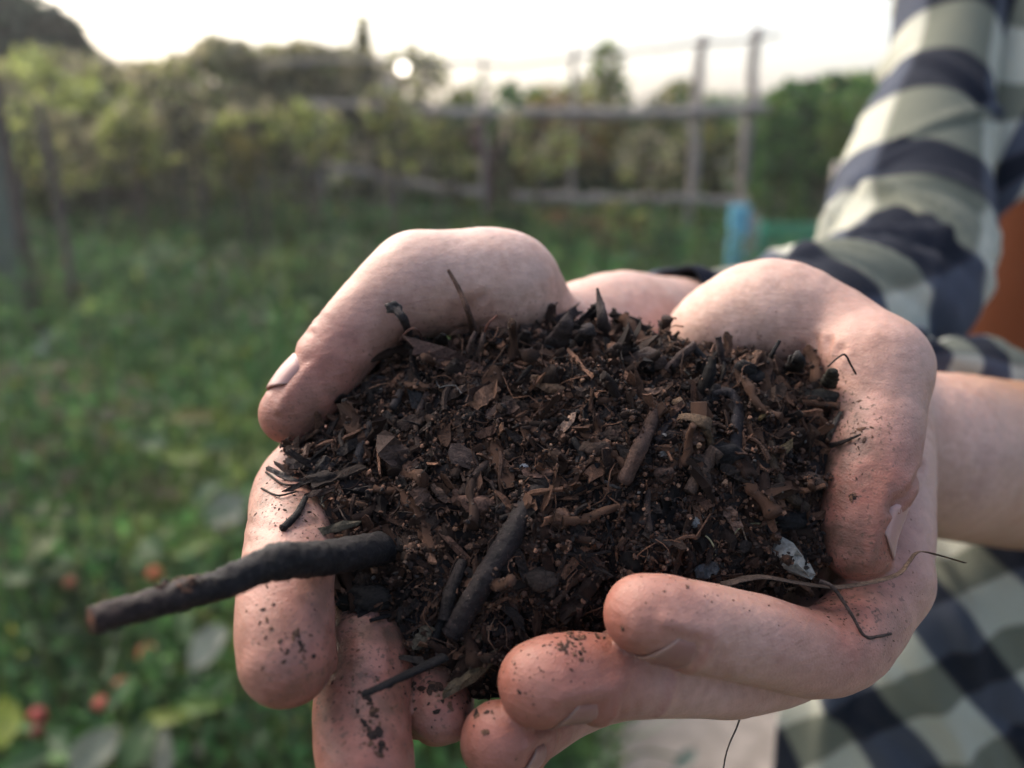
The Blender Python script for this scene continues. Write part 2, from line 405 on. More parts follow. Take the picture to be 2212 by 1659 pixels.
# climbers tangled in the rails, and leaf screens added over dark foliage
for lb, bl, n in [('thin brownish climber hanging over the left end of the upper rail', [(690,300,60,60),(640,260,50,40)], 300), ('sparse olive climber on the grey post left of the middle', [(860,300,50,90),(820,240,36,50)], 320),
                  ('green climber with a bright leaf cluster beside the forked trunk', [(985,360,34,44),(960,300,40,40)], 300), ('yellowing climber between the two middle rails', [(1180,320,70,60),(1110,270,50,30)], 220),
                  ('olive climber spilling down the far left hedge front', [(120,330,90,80),(70,280,60,60)], 420), ('grey green climber low on the hedge beneath its dip', [(260,330,80,70),(300,270,60,50)], 420), ('yellow green climber on the hedge under its rounded top', [(400,300,70,80),(450,360,60,50)], 440), ('pale olive climber on the hedge right of the rounded top', [(540,280,70,80),(510,360,60,50)], 420),  # thin leaf screens added to catch light and brighten the dark hedge
                  ('bright green climber leafing out right of the tall posts', [(1750,300,110,110),(1700,400,80,90),(1840,260,70,70)], 1000),  # leafy layer added to brighten the dark face of the bush behind
                  ('rusty climber growing over the lower rail left of the tall posts', [(1400,340,70,60),(1350,460,70,30)], 240)]:
    bush('climber', lb, 'climber', gz(AtY(bl[0][0], 500, 4.4)), [px_blob(*b, 4.4, .1) for b in bl], n, .055, GREEN[1:] if 'bright green' in lb else OLIVE + AUTUM[1:4], rb, 'climbers tangled in the fence', 3)
# houses far off ---------------------------------------------------
def house(label, px0, px1, pyt, pyb, y, wallc, roofc):
    a, b = AtY(px0, pyb, y), AtY(px1, pyt, y); w = b[0] - a[0]; h = b[2]; x = (a[0] + b[0]) / 2
    o = empty('house', (x, y, 0), label, 'house')
    V, F = box((x, y + 2.5, h * .5), (w, 5, h)); place('wall', V, F, simple_mat('pink render', wallc, tuple(1.1 * c for c in wallc), 4, .9, 0), o, smooth=False)
    rv = np.array([[x-w*.56,y-.2,h*.995],[x+w*.56,y-.2,h*.995],[x+w*.56,y+5.2,h*.995],[x-w*.56,y+5.2,h*.995],[x-w*.56,y+2.5,h*1.22],[x+w*.56,y+2.5,h*1.22]])
    place('roof', rv, [np.array([[0,1,5,4],[2,3,4,5],[3,2,1,0]]), np.array([[0,4,3],[1,2,5]])], simple_mat('clay roof', roofc, tuple(1.2 * c for c in roofc), 6, .85, 0), o, smooth=False)
    for i in (-.25, .25):
        V, F = box((x + w * i, y - .02, h * .55), (w * .16, .08, h * .28)); wd = place('window', V, F, WOODG_M, o, smooth=False)
        V, F = box((x + w * i, y - .065, h * .55), (w * .13, .02, h * .24)); place('pane', V, F, simple_mat('dark glass', (.02,.025,.03), (.03,.035,.04), 3, .1, 0, spec=.6), wd, smooth=False)
house('pale pink house peeping out beside the dark tree', 15, 85, 122, 200, 22, (.55,.40,.35), (.50,.33,.28))

# wooden frame of rails and posts -------------------------------------
FY = 4.5
fence = empty('rail_fence', gz(AtY(1300, 400, FY)), 'weathered grey wooden fence of thin posts and rails across the garden', 'fence')
rf = np.random.default_rng(8)
def pole(name, pts, w0, w1, parent, m=WOODG_M, y=FY, sides=7, dy=0.0):
    q = np.array([AtY(a, b, y + dy) for a, b in pts]); q = q if len(q) == 2 else catmull(q, 24)
    if len(q) == 2: q = q[0] + (q[1] - q[0]) * np.linspace(0, 1, 14)[:, None]
    q[1:-1] += rf.normal(0, .006, q[1:-1].shape); s = np.linalg.norm(q[0] - CAM) / FPX
    V, F = tube(q, np.linspace(w0, w1, len(q)) * .5 * s, sides, True, .05, rf); return place(name, V, F, m, parent)
for (x, yt, w, dy) in [(1519,76,22,.06),(1637,58,22,.06),(838,165,20,.06),(1243,98,12,.06),(1046,120,10,.06),(690,215,12,.5)]:
    a = AtY(x, yt, FY + dy); b = AtY(x - 6, 600, FY + dy); s = np.linalg.norm(a - CAM) / FPX
    q = np.array([a, [a[0] - .02, a[1], .0]]); q = q[0] + (q[1] - q[0]) * np.linspace(0, 1, 16)[:, None]; q[1:-1, :2] += rf.normal(0, .006, (14, 2))
    V, F = tube(q, w * .5 * s * np.linspace(.92, 1.08, 16), 8, True, .05, rf); place('post', V, F, WOODG_M, fence)
for pts, w in [([(925,242),(1100,243),(1300,242),(1500,240),(1662,236)],22),([(640,226),(760,226),(945,236)],12),([(640,345),(760,368),(870,394),(1050,416)],16),([(1110,424),(1300,430),(1480,432),(1662,438)],19)]:
    pole('rail', pts, w, w, fence)
for pts in [[(560,140),(870,128),(1130,138),(1330,112),(1530,92),(1690,72)]]:
    pole('wire', pts, 8, 8, fence, dy=.03)
vt = empty('vine_trunk', gz(AtY(1060, 500, 4.7)), 'dark forked reddish vine trunk between the rails', 'vine')
VINE_M = simple_mat('reddish vine bark', (.06,.035,.03), (.13,.08,.07), 40, .85, .5, .004)
for pts, w0, w1 in [([(1062,620),(1060,440),(1048,350),(1026,262)],34,26),([(1058,430),(1066,350),(1098,255)],26,16),([(1040,345),(1000,290),(960,268)],16,8)]:
    pole('branch', pts, w0, w1, vt, VINE_M, 4.7)
BLUE_M = simple_mat('blue paint', (.10,.33,.44), (.16,.42,.54), 20, .5, .1); NET_M = simple_mat('green netting', (.02,.20,.12), (.04,.30,.19), 40, .7, .2)
bp = empty('blue_post', gz(AtY(1600, 500, 3.6)), 'short light blue painted post beside the green netting', 'post')
a = AtY(1598, 455, 3.6); V, F = box((a[0], a[1], a[2] / 2), (.072, .05, a[2])); place('post', V, F, BLUE_M, bp, smooth=False)
V, F = box((a[0] + .062, a[1] + .01, a[2] * .49), (.05, .05, a[2] * .98)); place('backing_post', V, F, WOODG_M, bp, smooth=False)
V, F = box((a[0], a[1], a[2] + .012), (.078, .056, .02)); place('cap', V, F, BLUE_M, bp, smooth=False)
a0, a1 = AtY(1645, 486, 3.7), AtY(1800, 478, 3.7); net = empty('green_net', (a0[0], 3.7, 0), 'strip of green garden netting behind the person', 'netting')
Vn = []; Fn = []; nn_ = 0
for i in range(24):
    for (p0, p1) in [((a0[0] + (a1[0]-a0[0]) * i / 23, 3.7, .05), (a0[0] + (a1[0]-a0[0]) * i / 23, 3.7, a0[2])), ((a0[0], 3.7, .05 + (a0[2]-.05) * i / 23), (a1[0], 3.7, .05 + (a0[2]-.05) * i / 23))]:
        V, F = tube(np.array([p0, np.add(p0, p1) / 2 + [0, rf.normal(0, .01), 0], p1]), .005, 4, False); Vn.append(V); Fn.append(F[0] + nn_); nn_ += len(V)
place('mesh', np.vstack(Vn), np.vstack(Fn), NET_M, net)['kind'] = 'stuff'
for x in (a0[0], a1[0]):
    V, F = tube(np.array([[x, 3.7, 0], [x, 3.7, a0[2] * .5], [x, 3.7, a0[2] * 1.02]]), .014, 8); place('stake', V, F, NET_M, net)
sk = AtY(1815, 352, 3.9); V, F = tube(np.array([[sk[0], 3.9, 0], [sk[0] + .01, 3.9, sk[2] / 2], [sk[0], 3.9, sk[2]]]), .03, 8, True, .04, rf)
tag(place('stake', V, F, WOODG_M, None), 'short grey stake in front of the green bush beside the sleeve', 'stake')
q = np.array([AtY(78, 215, 3.4), AtY(105, 330, 3.35), AtY(138, 520, 3.3), AtY(160, 640, 3.25)]); V, F = tube(catmull(q, 20), .015, 8, True, .05, rf)
tag(place('leaning_pole', V, F, STEM_M, None), 'grey leaning pole at the left edge before the hedge', 'pole')
tb = AtY(4, 185, 3.6); V, F = box((tb[0] - .10, 3.6, tb[2] / 2), (.16, .05, tb[2])); 
gp = empty('grey_panel', (tb[0], 3.6, 0), 'pale grey green panel at the left picture edge', 'panel')
PAN_M = simple_mat('grey green sheet', (.085,.105,.08), (.12,.145,.115), 5, .7, .2); place('sheet', V, F, PAN_M, gp, smooth=False)
V, F = box((tb[0] - .012, 3.57, tb[2] / 2), (.03, .06, tb[2] * 1.02)); place('edge_batten', V, F, STEM_M, gp, smooth=False)
# glowing globe and pole added to imitate a bright blur of unknown origin
lp = AtY(870, 147, 5.0); spot = empty('garden_lamp', (lp[0], lp[1], 0), 'small round glowing lamp at the hedge top left of the rails', 'lamp')
lm, nt, b_ = mat('lit globe'); b_.inputs['Emission Color'].default_value = (1, .86, .72, 1); b_.inputs['Emission Strength'].default_value = 2.4
V_, F_ = (lambda t: (np.array([[math.sin(a) * math.cos(b), math.sin(a) * math.sin(b), math.cos(a)] for a in np.linspace(.001, math.pi - .001, 10) for b in np.linspace(0, 2 * math.pi, 16, endpoint=False)]), np.array([[i * 16 + j, i * 16 + (j + 1) % 16, (i + 1) * 16 + (j + 1) % 16, (i + 1) * 16 + j] for i in range(9) for j in range(16)])))(0)
place('globe', V_ * .030 + lp, F_[:, ::-1], lm, spot)
V, F = tube(np.array([[lp[0], lp[1], 0], [lp[0], lp[1], lp[2] * .5], [lp[0], lp[1], lp[2] - .05]]), .012, 6); place('pole', V, F, STEM_M, spot)

# ------------------------------------------------------------------ weeds: nobody could count them
def weed_h(x, y):
    p = np.column_stack([x, y, 0 * x]); return np.clip(.32 + .13 * (y - 1) + .16 * noise3(p, 1.1, 3) + .09 * noise3(p, 3.2, 6), .12, .85)
def weed_ok(x, y):
    edge = np.interp(y, [.3, 1.0, 1.5, 1.9, 2.4, 3.2, 6], [.05, .12, .08, .40, .9, 2.2, 4.0]); return x < edge + .1 * noise3(np.column_stack([x, y, 0 * x]), 2.5, 1)
n = 74000
y_ = .45 + 4.9 * rb.random(n) ** 1.25; x_ = (rb.random(n) * 2 - 1.15) * (1.0 + y_ * .75); m_ = weed_ok(x_, y_); x_, y_ = x_[m_], y_[m_]
xe = np.concatenate([rb.uniform(-7.5, -1.6, 34000), rb.uniform(1.4, 7.5, 26000)]); ye = np.concatenate([rb.uniform(-.5, 6, 34000), rb.uniform(2.3, 6.5, 26000)])
ke = (xe > 0) | (xe < -(1.0 + ye * .75) * 1.0); x_ = np.concatenate([x_, xe[ke]]); y_ = np.concatenate([y_, ye[ke]])
h_ = weed_h(x_, y_); pts = np.column_stack([x_, y_, h_ * rb.random(len(x_)) ** .55])
WEED = [(.012,.034,.013),(.024,.070,.024),(.042,.118,.036),(.064,.155,.044),(.092,.180,.054),(.135,.190,.048)]
cl = palette_cols(len(pts), WEED, rb, pts, .28)
dry = noise3(pts, 1.6, 12) + .5 * noise3(pts, 4.5, 15) > .42
cl[dry & (y_ < 3.6) & (rb.random(len(pts)) < .38)] = np.array([.115, .10, .065]); ylw = rb.random(len(pts)) < .025; cl[ylw] = np.array([.16, .17, .03])
V, F, Cc = leaves(pts, rb.uniform(.018, .05, len(pts)) * (1 + .12 * y_), cl, rb, .7, (.35, 1.0))
tag(place('weeds', V, F, LEAF_M, None, cols=Cc), 'dense green weeds covering the garden floor on the left', 'weeds', kind='stuff')
n = 16000                                                       # grass blades
y_ = .5 + 4.5 * rb.random(n) ** 1.2; x_ = (rb.random(n) * 2 - 1.15) * (1.0 + y_ * .75); m_ = weed_ok(x_, y_); x_, y_ = x_[m_], y_[m_]; n = len(x_)
h_ = weed_h(x_, y_) * rb.uniform(.7, 1.35, n); a_ = rb.uniform(0, 6.28, n); lean = rb.uniform(.05, .5, n) * h_; w_ = rb.uniform(.002, .006, n)
dx, dy_ = np.cos(a_), np.sin(a_); Vb = np.zeros((n, 6, 3))
for i, t in enumerate((0, .55, 1)):
    cx_ = x_ + dx * lean * t * t; cy_ = y_ + dy_ * lean * t * t; cz_ = h_ * (t - .12 * t * t)
    ww = w_ * (1, .8, .12)[i]
    Vb[:, 2 * i] = np.stack([cx_ - dy_ * ww, cy_ + dx * ww, cz_], -1); Vb[:, 2 * i + 1] = np.stack([cx_ + dy_ * ww, cy_ - dx * ww, cz_], -1)
F = (np.arange(n)[:, None, None] * 6 + np.array([[0,1,3,2],[2,3,5,4]])[None]).reshape(-1, 4)
cl = palette_cols(n, WEED[1:] + WEED[1:] + [(.12,.12,.06)], rb, None, .25)
tag(place('grass', Vb.reshape(-1, 3), F, LEAF_M, None, cols=np.repeat(cl, 6, 0)), 'long thin grass blades among the weeds', 'grass', kind='stuff')
# sparse tufts on the sandy path
x_ = rb.uniform(.2, 2.2, 500); y_ = rb.uniform(.9, 2.2, 500); k = noise3(np.column_stack([x_, y_, 0*x_]), 3.5, 9) > .1; x_, y_ = x_[k], y_[k]
pts = np.column_stack([x_, y_, rb.uniform(.01, .06, len(x_))]); V, F, Cc = leaves(pts, rb.uniform(.02, .05, len(pts)), palette_cols(len(pts), WEED[1:5], rb), rb, 1.0)
tag(place('path_weeds', V, F, LEAF_M, None, cols=Cc), 'small weeds sprouting on the sandy path', 'weeds', kind='stuff')

# leafy plants near the camera, each leaf its own piece --------------------------------------
def big_leaf(p, L, W, nrml, tdir, col, parent, rng, label=None):
    n_ = 9; t = np.linspace(0, 1, n_); w = np.sin(np.pi * np.clip(t * .94 + .05, 0, 1)) ** .8 * W * .5; w *= 1 + .10 * rng.standard_normal(n_)
    z = -.22 * L * (t - .3) ** 2 + .03 * L * np.sin(t * 7 + rng.uniform(0, 6))
    rows = []
    for s in (-1, -.5, 0, .5, 1): rows.append(np.stack([(t - .5) * L, s * w, z + .16 * W * abs(s) + .03 * W * rng.standard_normal(n_) * abs(s)], -1))
    V = np.stack(rows, 1).reshape(-1, 3); k = np.arange(n_ * 5).reshape(n_, 5); F = np.stack([k[:-1, :-1], k[1:, :-1], k[1:, 1:], k[:-1, 1:]], -1).reshape(-1, 4)
    V = V @ basis(np.array(nrml, float)[None], np.array(tdir, float)[None])[0].T + p
    c = np.array(col)[None] * np.exp(.30 * noise3(V, 55, L * 100))[:, None]; c[2::5] *= 1.25
    o = place('leaf', V, F, LEAF_M, parent, cols=c); return tag(o, label) if label else o
rl = np.random.default_rng(19)
PLANTS = [
 ('plant with a pale withered leaf hanging beside the left index finger', (.00), [(448,1400,130,95,(.22,.235,.185),(0,-.5,.8),(-.25,.1,-1)),(420,1530,140,60,(.10,.17,.03),(0,-.3,1),(1,.2,.4)),(350,1555,130,62,(.16,.20,.03),(-.2,-.4,1),(1,0,.5)),(330,1440,120,60,(.06,.13,.03),(.2,-.6,.8),(.2,0,-1)),(470,1480,90,50,(.05,.11,.03),(.3,-.5,.8),(.5,.2,.5)),(400,1350,100,46,(.07,.13,.04),(0,-.5,.8),(-.2,0,1))]),
 ('plant with broad grey green leaves at the bottom left', 0, [(205,1625,150,110,(.17,.19,.14),(0,-.6,.8),(.4,.1,.9)),(300,1605,130,90,(.08,.13,.05),(.1,-.6,.8),(.2,0,1)),(355,1630,130,50,(.20,.20,.15),(0,-.7,.7),(.1,0,-1)),(130,1600,110,60,(.05,.10,.04),(-.3,-.5,.8),(-.7,0,.6)),(255,1500,100,46,(.05,.12,.035),(0,-.4,.9),(.2,.2,1))]),
 ('plant with a bright yellow green leaf cut by the left edge', 0, [(8,1560,130,95,(.22,.26,.04),(.2,-.6,.8),(0,0,1)),(-60,1500,120,80,(.12,.18,.04),(0,-.5,.9),(-.6,0,.6)),(60,1640,120,70,(.04,.09,.03),(.2,-.5,.8),(.6,0,.6))]),
 ('plant with a large dull grey leaf left of the stick tip fingers', 0, [(490,1105,130,110,(.17,.19,.15),(0,-.6,.8),(.6,.1,.7)),(560,1060,110,70,(.05,.10,.04),(0,-.5,.9),(.6,.1,.6)),(420,1180,140,60,(.12,.19,.04),(-.2,-.5,.8),(.9,0,.6)),(330,1180,120,70,(.05,.11,.035),(-.3,-.5,.8),(-.7,.2,.5)),(450,1060,110,50,(.06,.12,.05),(0,-.3,.9),(.1,0,1))]),
 ('leafy plant with olive leaves at the left below the hedge', 0, [(90,1180,130,60,(.12,.15,.05),(0,-.5,.8),(.2,0,1)),(130,1230,120,60,(.09,.12,.04),(.3,-.5,.8),(.8,0,.4)),(40,1240,120,70,(.05,.10,.03),(-.3,-.5,.8),(-.8,0,.4)),(80,1110,110,50,(.10,.13,.05),(0,-.4,.9),(0,0,1))]),
 ('plant with pale flecked leaves near the left edge', 0, [(110,730,70,45,(.20,.22,.19),(0,-.6,.8),(.6,0,.4)),(85,755,60,35,(.22,.26,.22),(0,-.6,.8),(-.6,0,.4)),(280,690,80,30,(.22,.21,.17),(0,-.6,.8),(1,0,.2)),(130,790,80,45,(.05,.10,.04),(0,-.5,.8),(.7,0,.5))]),
 ('plant with yellowing leaves between stick and hedge', 0, [(420,900,120,50,(.16,.15,.04),(0,-.5,.8),(.9,0,.3)),(400,985,120,60,(.15,.20,.04),(0,-.5,.8),(1,0,.1)),(330,955,90,60,(.04,.09,.03),(0,-.5,.8),(-.8,0,.4)),(470,960,100,60,(.05,.10,.03),(.3,-.5,.8),(.8,0,.6)),(180,640,100,40,(.13,.20,.04),(0,-.5,.8),(1,0,.4))]),
 ('low green plant under the right ring finger beside the path', 0, [(1190,1640,110,60,(.05,.12,.03),(0,-.4,.9),(.8,.2,.3)),(1330,1545,120,60,(.035,.09,.03),(0,-.4,.9),(.9,.1,-.2)),(1250,1600,110,60,(.045,.11,.03),(-.2,-.4,.9),(.3,0,.7)),(1480,1640,80,40,(.12,.16,.13),(0,-.4,.9),(.4,0,.8)),(1240,1650,120,60,(.03,.08,.03),(0,-.5,.9),(-.5,0,.6))]),
]
for lb, _, lv in PLANTS:
    pz = [AtZ(a, b, .34) if b > 1020 else AtZ(a, b, .42) for a, b, *_ in lv]
    if 'path' in lb: pz = [AtZ(a, b, .14) for a, b, *_ in lv]
    base = gz(np.mean(pz, 0) + [0, .05, 0]); o = empty('leafy_plant', base, lb, 'plant', 'leafy plants among the weeds')
    for p, (a, b, L, W, col, n0, t0) in zip(pz, lv):
        s = np.dot(p - CAM, FWD) / FPX
        big_leaf(p, L * s * .85, W * s * .78, n0, t0, col, o, rl)
        V, F = tube(catmull([base, (base + p) / 2 + [0, .02, .03], p], 8), np.linspace(.004, .0018, 8), 6, True, .05, rl); place('stem', V, F, LEAF_M, o, cols=np.tile([.07, .11, .04], (len(V), 1)))
FRUIT_M = col_mat('fruit skin', .45, .4, 120, .3, .2, .001, trans=.2)
def fruit(px, py, r, col, label, z=.33):
    p = AtZ(px, py, z); s = np.dot(p - CAM, FWD) / FPX * r * .85; o = empty('seed_pod', p, label, 'seed pod', 'orange seed pods on the weeds')
    a = np.linspace(0, 2 * np.pi, 20, endpoint=False); h = np.array([-1.15,-.95,-.55,0,.5,.8,.95]); q = np.array([.03,.35,.82,1.0,.85,.5,.1])
    V = np.array([[(q_ * (1 + .09 * math.cos(5 * t))) * math.cos(t), (q_ * (1 + .09 * math.cos(5 * t))) * math.sin(t), h_] for q_, h_ in zip(q, h) for t in a]) * s + p
    k = np.arange(20); F = np.vstack([np.stack([i * 20 + k, i * 20 + (k + 1) % 20, (i + 1) * 20 + (k + 1) % 20, (i + 1) * 20 + k], -1) for i in range(6)])
    place('pod', V, F, FRUIT_M, o, cols=np.array(col)[None] * np.exp(.3 * noise3(V, 60))[:, None])
    V, F = tube(catmull([p + [0, 0, s * .9], p + [s * .4, s * .2, s * 2.0], p + [s * 1.6, s * .8, s * 1.7], gz(p) + [s * 2, s, 0]], 14), s * .09, 6); place('stalk', V, F, LEAF_M, o, cols=np.tile([.08, .11, .04], (len(V), 1)))
ORG = (.46, .095, .03)
for a in [(335,1240,21,ORG,'bright orange seed pod just above the thick stick'),(319,1412,25,(.36,.085,.03),'round orange brown pod below the middle of the stick'),(263,1482,22,(.30,.085,.035),'brownish orange pod left of the yellow green leaf'),
          (218,1520,19,(.52,.10,.06),'pinkish orange pod between two others at the lower left'),(82,1545,22,(.46,.08,.06),'pinkish red pod near the lower left corner'),(80,1580,16,(.20,.02,.015),'dark red pod hanging under the pinkish red one'),(152,1258,15,(.30,.08,.04),'small dull orange pod far left of the stick tip')]:
    fruit(*a)
# ------------------------------------------------------------------ the person's bare hands and forearms
rh_palm = [
    Chain([(905,615,.228,102),(1000,612,.232,113),(1075,622,.236,124),(1112,645,.241,110),(1160,720,.255,104)]),      # ball of the thumb
    Chain([(1240,790,.280,118),(1010,860,.266,104),(800,900,.252,92)]),
    Chain([(1240,810,.282,118),(1040,930,.270,104),(880,1000,.258,94)]),
    Chain([(1250,830,.284,116),(1100,1000,.273,102),(970,1090,.260,90)]),
    Chain([(1260,840,.284,112),(1160,1030,.274,98),(1060,1150,.260,84)]),
    Chain([(1200,770,.270,112),(1320,726,.286,133),(1450,735,.33,133),(1700,735,.41,128),(1850,690,.47,130)]),        # forearm
]
rh_thumb = Chain([(629,893,.2145,69),(662,850,.2153,77),(705,800,.217,77),(750,735,.220,83),(830,657,.224,91),(905,615,.228,102)], 25)
rh_fingers = [
    Chain([(800,915,.256,90),(648,1035,.2225,82),(630,1140,.1965,93),(617,1260,.177,103),(614,1350,.168,105),(620,1424,.163,102)], 25),
    Chain([(880,1000,.258,94),(800,1200,.222,92),(790,1400,.186,98),(780,1560,.171,104),(790,1660,.163,103)], 25),
    Chain([(970,1090,.260,90),(950,1280,.224,80),(945,1440,.192,78),(950,1540,.179,73)], 17),
    Chain([(1060,1150,.260,82),(1090,1300,.228,68),(1130,1400,.205,62),(1150,1450,.196,56)], 17),
]
lh_palm = [
    Chain([(1885,796,.222,108),(1835,750,.230,104),(1770,712,.237,106),(1660,686,.243,122),(1565,728,.250,116),(1508,800,.264,108)]),
    Chain([(1790,890,.288,150),(1870,900,.255,122),(1905,1000,.240,101),(1915,1150,.222,92),(1905,1250,.210,92)]),
    Chain([(1780,900,.290,145),(1790,1050,.265,110),(1800,1200,.238,95)]),
    Chain([(1740,900,.292,135),(1720,1080,.268,105),(1690,1230,.243,92)]),
    Chain([(1680,900,.292,125),(1630,1080,.268,100),(1580,1240,.246,82)]),
    Chain([(1620,820,.280,110),(1760,880,.288,145),(1950,960,.288,165),(2050,985,.302,176),(2250,1008,.36,178),(2600,1030,.47,184)]),
]
lh_thumb = Chain([(1850,1178,.2000,75),(1852,1130,.2005,83),(1868,1060,.203,91),(1880,1000,.206,93),(1892,900,.214,98),(1885,796,.222,108)], 25)
lh_fingers = [
    Chain([(1905,1250,.210,92),(1850,1362,.196,92),(1765,1411,.187,94),(1640,1382,.179,94),(1530,1357,.173,97),(1440,1337,.169,95),(1392,1326,.168,87)], 29),
    Chain([(1800,1200,.238,95),(1740,1400,.206,82),(1610,1470,.190,72),(1500,1468,.182,78),(1350,1462,.175,88),(1220,1464,.169,93),(1168,1477,.167,91)], 29),
    Chain([(1690,1230,.243,92),(1640,1390,.222,76),(1500,1460,.206,62),(1300,1505,.196,58),(1190,1560,.186,62),(1130,1585,.177,74),(1076,1600,.170,85)], 29),
    Chain([(1580,1240,.246,82),(1500,1400,.228,66),(1380,1475,.213,56),(1290,1490,.207,52)], 17),
]
def hand_sdf(palm, thumb, fingers):
    def f(X):
        d = palm[0](X)
        for c in palm[1:]: d = smin(d, c(X), 0.012)
        t = thumb(X); out = smin(d, t, 0.007)
        for c in fingers:
            q = c(X)
            out = smin(out, smin(d, q, 0.006), 0.0009)
        return out
    return f
rh_sdf = hand_sdf(rh_palm, rh_thumb, rh_fingers)
lh_sdf = hand_sdf(lh_palm, lh_thumb, lh_fingers)
def hands_sdf(X): return np.minimum(rh_sdf(X), lh_sdf(X))
def bounds(chs):
    return np.min([c.lo for c in chs], 0) - 0.006, np.max([c.hi for c in chs], 0) + 0.006

def nail_frame(sdf, c, axis, n, w, L):
    """nail over tip point c: axis towards the tip, n outward normal, w half angle, L length"""
    axis = axis / np.linalg.norm(axis); n = n - axis * np.dot(n, axis); n /= np.linalg.norm(n); s = np.cross(axis, n)
    def hit(u, v):
        o = c + axis * ((v - 0.5)[..., None] * L)
        th = u * w
        d = np.cos(th)[..., None] * n + np.sin(th)[..., None] * s
        t = np.full(u.shape, 0.003)
        for _ in range(14):
            p = o + d * t[..., None]
            t = t - sdf(p.reshape(-1, 3).astype(np.float32)).reshape(u.shape) * 0.9
        return o + d * t[..., None], d
    return dict(c=c, a=axis, n=n, s=s, w=w, L=L, hit=hit)
def Q(ch, i): return ch.p[i].astype(float)
NAILS = [
    ('rh', nail_frame(rh_thumb, P(662,852,.2155), P(632,893,.215) - P(705,800,.217), cv(-.80,.62,-.02), R(70), .0150)),
    ('lh', nail_frame(lh_thumb, P(1851,1140,.2003), P(1850,1178,.200) - P(1868,1060,.203), cv(.95,.02,.20), R(62), .0175)),
    ('lh', nail_frame(lh_fingers[0], P(1428,1336,.1687), P(1392,1326,.168) - P(1500,1350,.172), cv(.05,-.93,.34), R(66), .0110)),
    ('lh', nail_frame(lh_fingers[1], P(1215,1466,.1688), P(1168,1477,.167) - P(1300,1462,.173), cv(.25,-.95,.16), R(66), .0115)),
    ('lh', nail_frame(lh_fingers[2], P(1100,1594,.1725), P(1076,1600,.170) - P(1190,1560,.186), cv(.70,-.70,-.10), R(55), .0105)),
    ('rh', nail_frame(rh_fingers[0], P(618,1390,.165), P(620,1424,.163) - P(617,1300,.173), cv(-.1,-.1,-1), R(55), .0120)),
    ('rh', nail_frame(rh_fingers[1], P(787,1620,.166), P(790,1660,.163) - P(780,1560,.171), cv(0,-.1,-1), R(55), .0120)),
    ('rh', nail_frame(rh_fingers[2], P(949,1515,.182), P(950,1540,.179) - P(945,1440,.192), cv(0,-.2,-1), R(55), .0105)),
]
CREASES = [  # (side, px polyline, width m, depth m)
    ('rh', [(1000,715),(1008,690),(1025,655),(1040,640)], .0013, .0007),
    ('rh', [(985,712),(992,680),(1004,650)], .0012, .0006),
    ('rh', [(968,718),(972,690),(976,660)], .0011, .0004),
    ('rh', [(1000,712),(1040,700),(1080,690)], .0012, .0005),
    ('lh', [(1772,800),(1768,770),(1762,735)], .0013, .0006),
    ('lh', [(1782,800),(1784,770),(1790,740)], .0013, .0006),
    ('lh', [(1792,800),(1800,780),(1815,755)], .0013, .0005),
    ('lh', [(1758,795),(1748,770),(1735,750)], .0012, .0004),
    ('rh', [(672,690),(690,700),(705,720)], .0008, .0004),
    ('rh', [(660,715),(680,722),(690,735)], .0008, .0003),
    ('rh', [(682,678),(706,692),(722,708)], .0008, .0003),
    ('lh', [(1990,1000),(1962,1060),(1922,1100)], .0011, .0007),
            ('lh', [(1502,1400),(1512,1425),(1515,1448)], .0009, .0003),
    ('lh', [(1530,1398),(1540,1425),(1542,1450)], .0009, .00035),
    ('lh', [(1556,1405),(1564,1430),(1564,1455)], .0009, .0003),
    ('lh', [(1335,1490),(1345,1515),(1345,1545)], .0009, .0003),
    ('lh', [(1362,1490),(1372,1515),(1374,1543)], .0009, .0003),
    ('lh', [(1862,1040),(1880,1036),(1905,1046)], .0009, .0003),
    ('lh', [(1862,1022),(1884,1016),(1912,1026)], .0009, .0003),
    ('rh', [(520,1215),(610,1228),(715,1215)], .0012, .0004),
    ('rh', [(535,1130),(600,1140),(680,1130)], .0010, .0003),
        ]
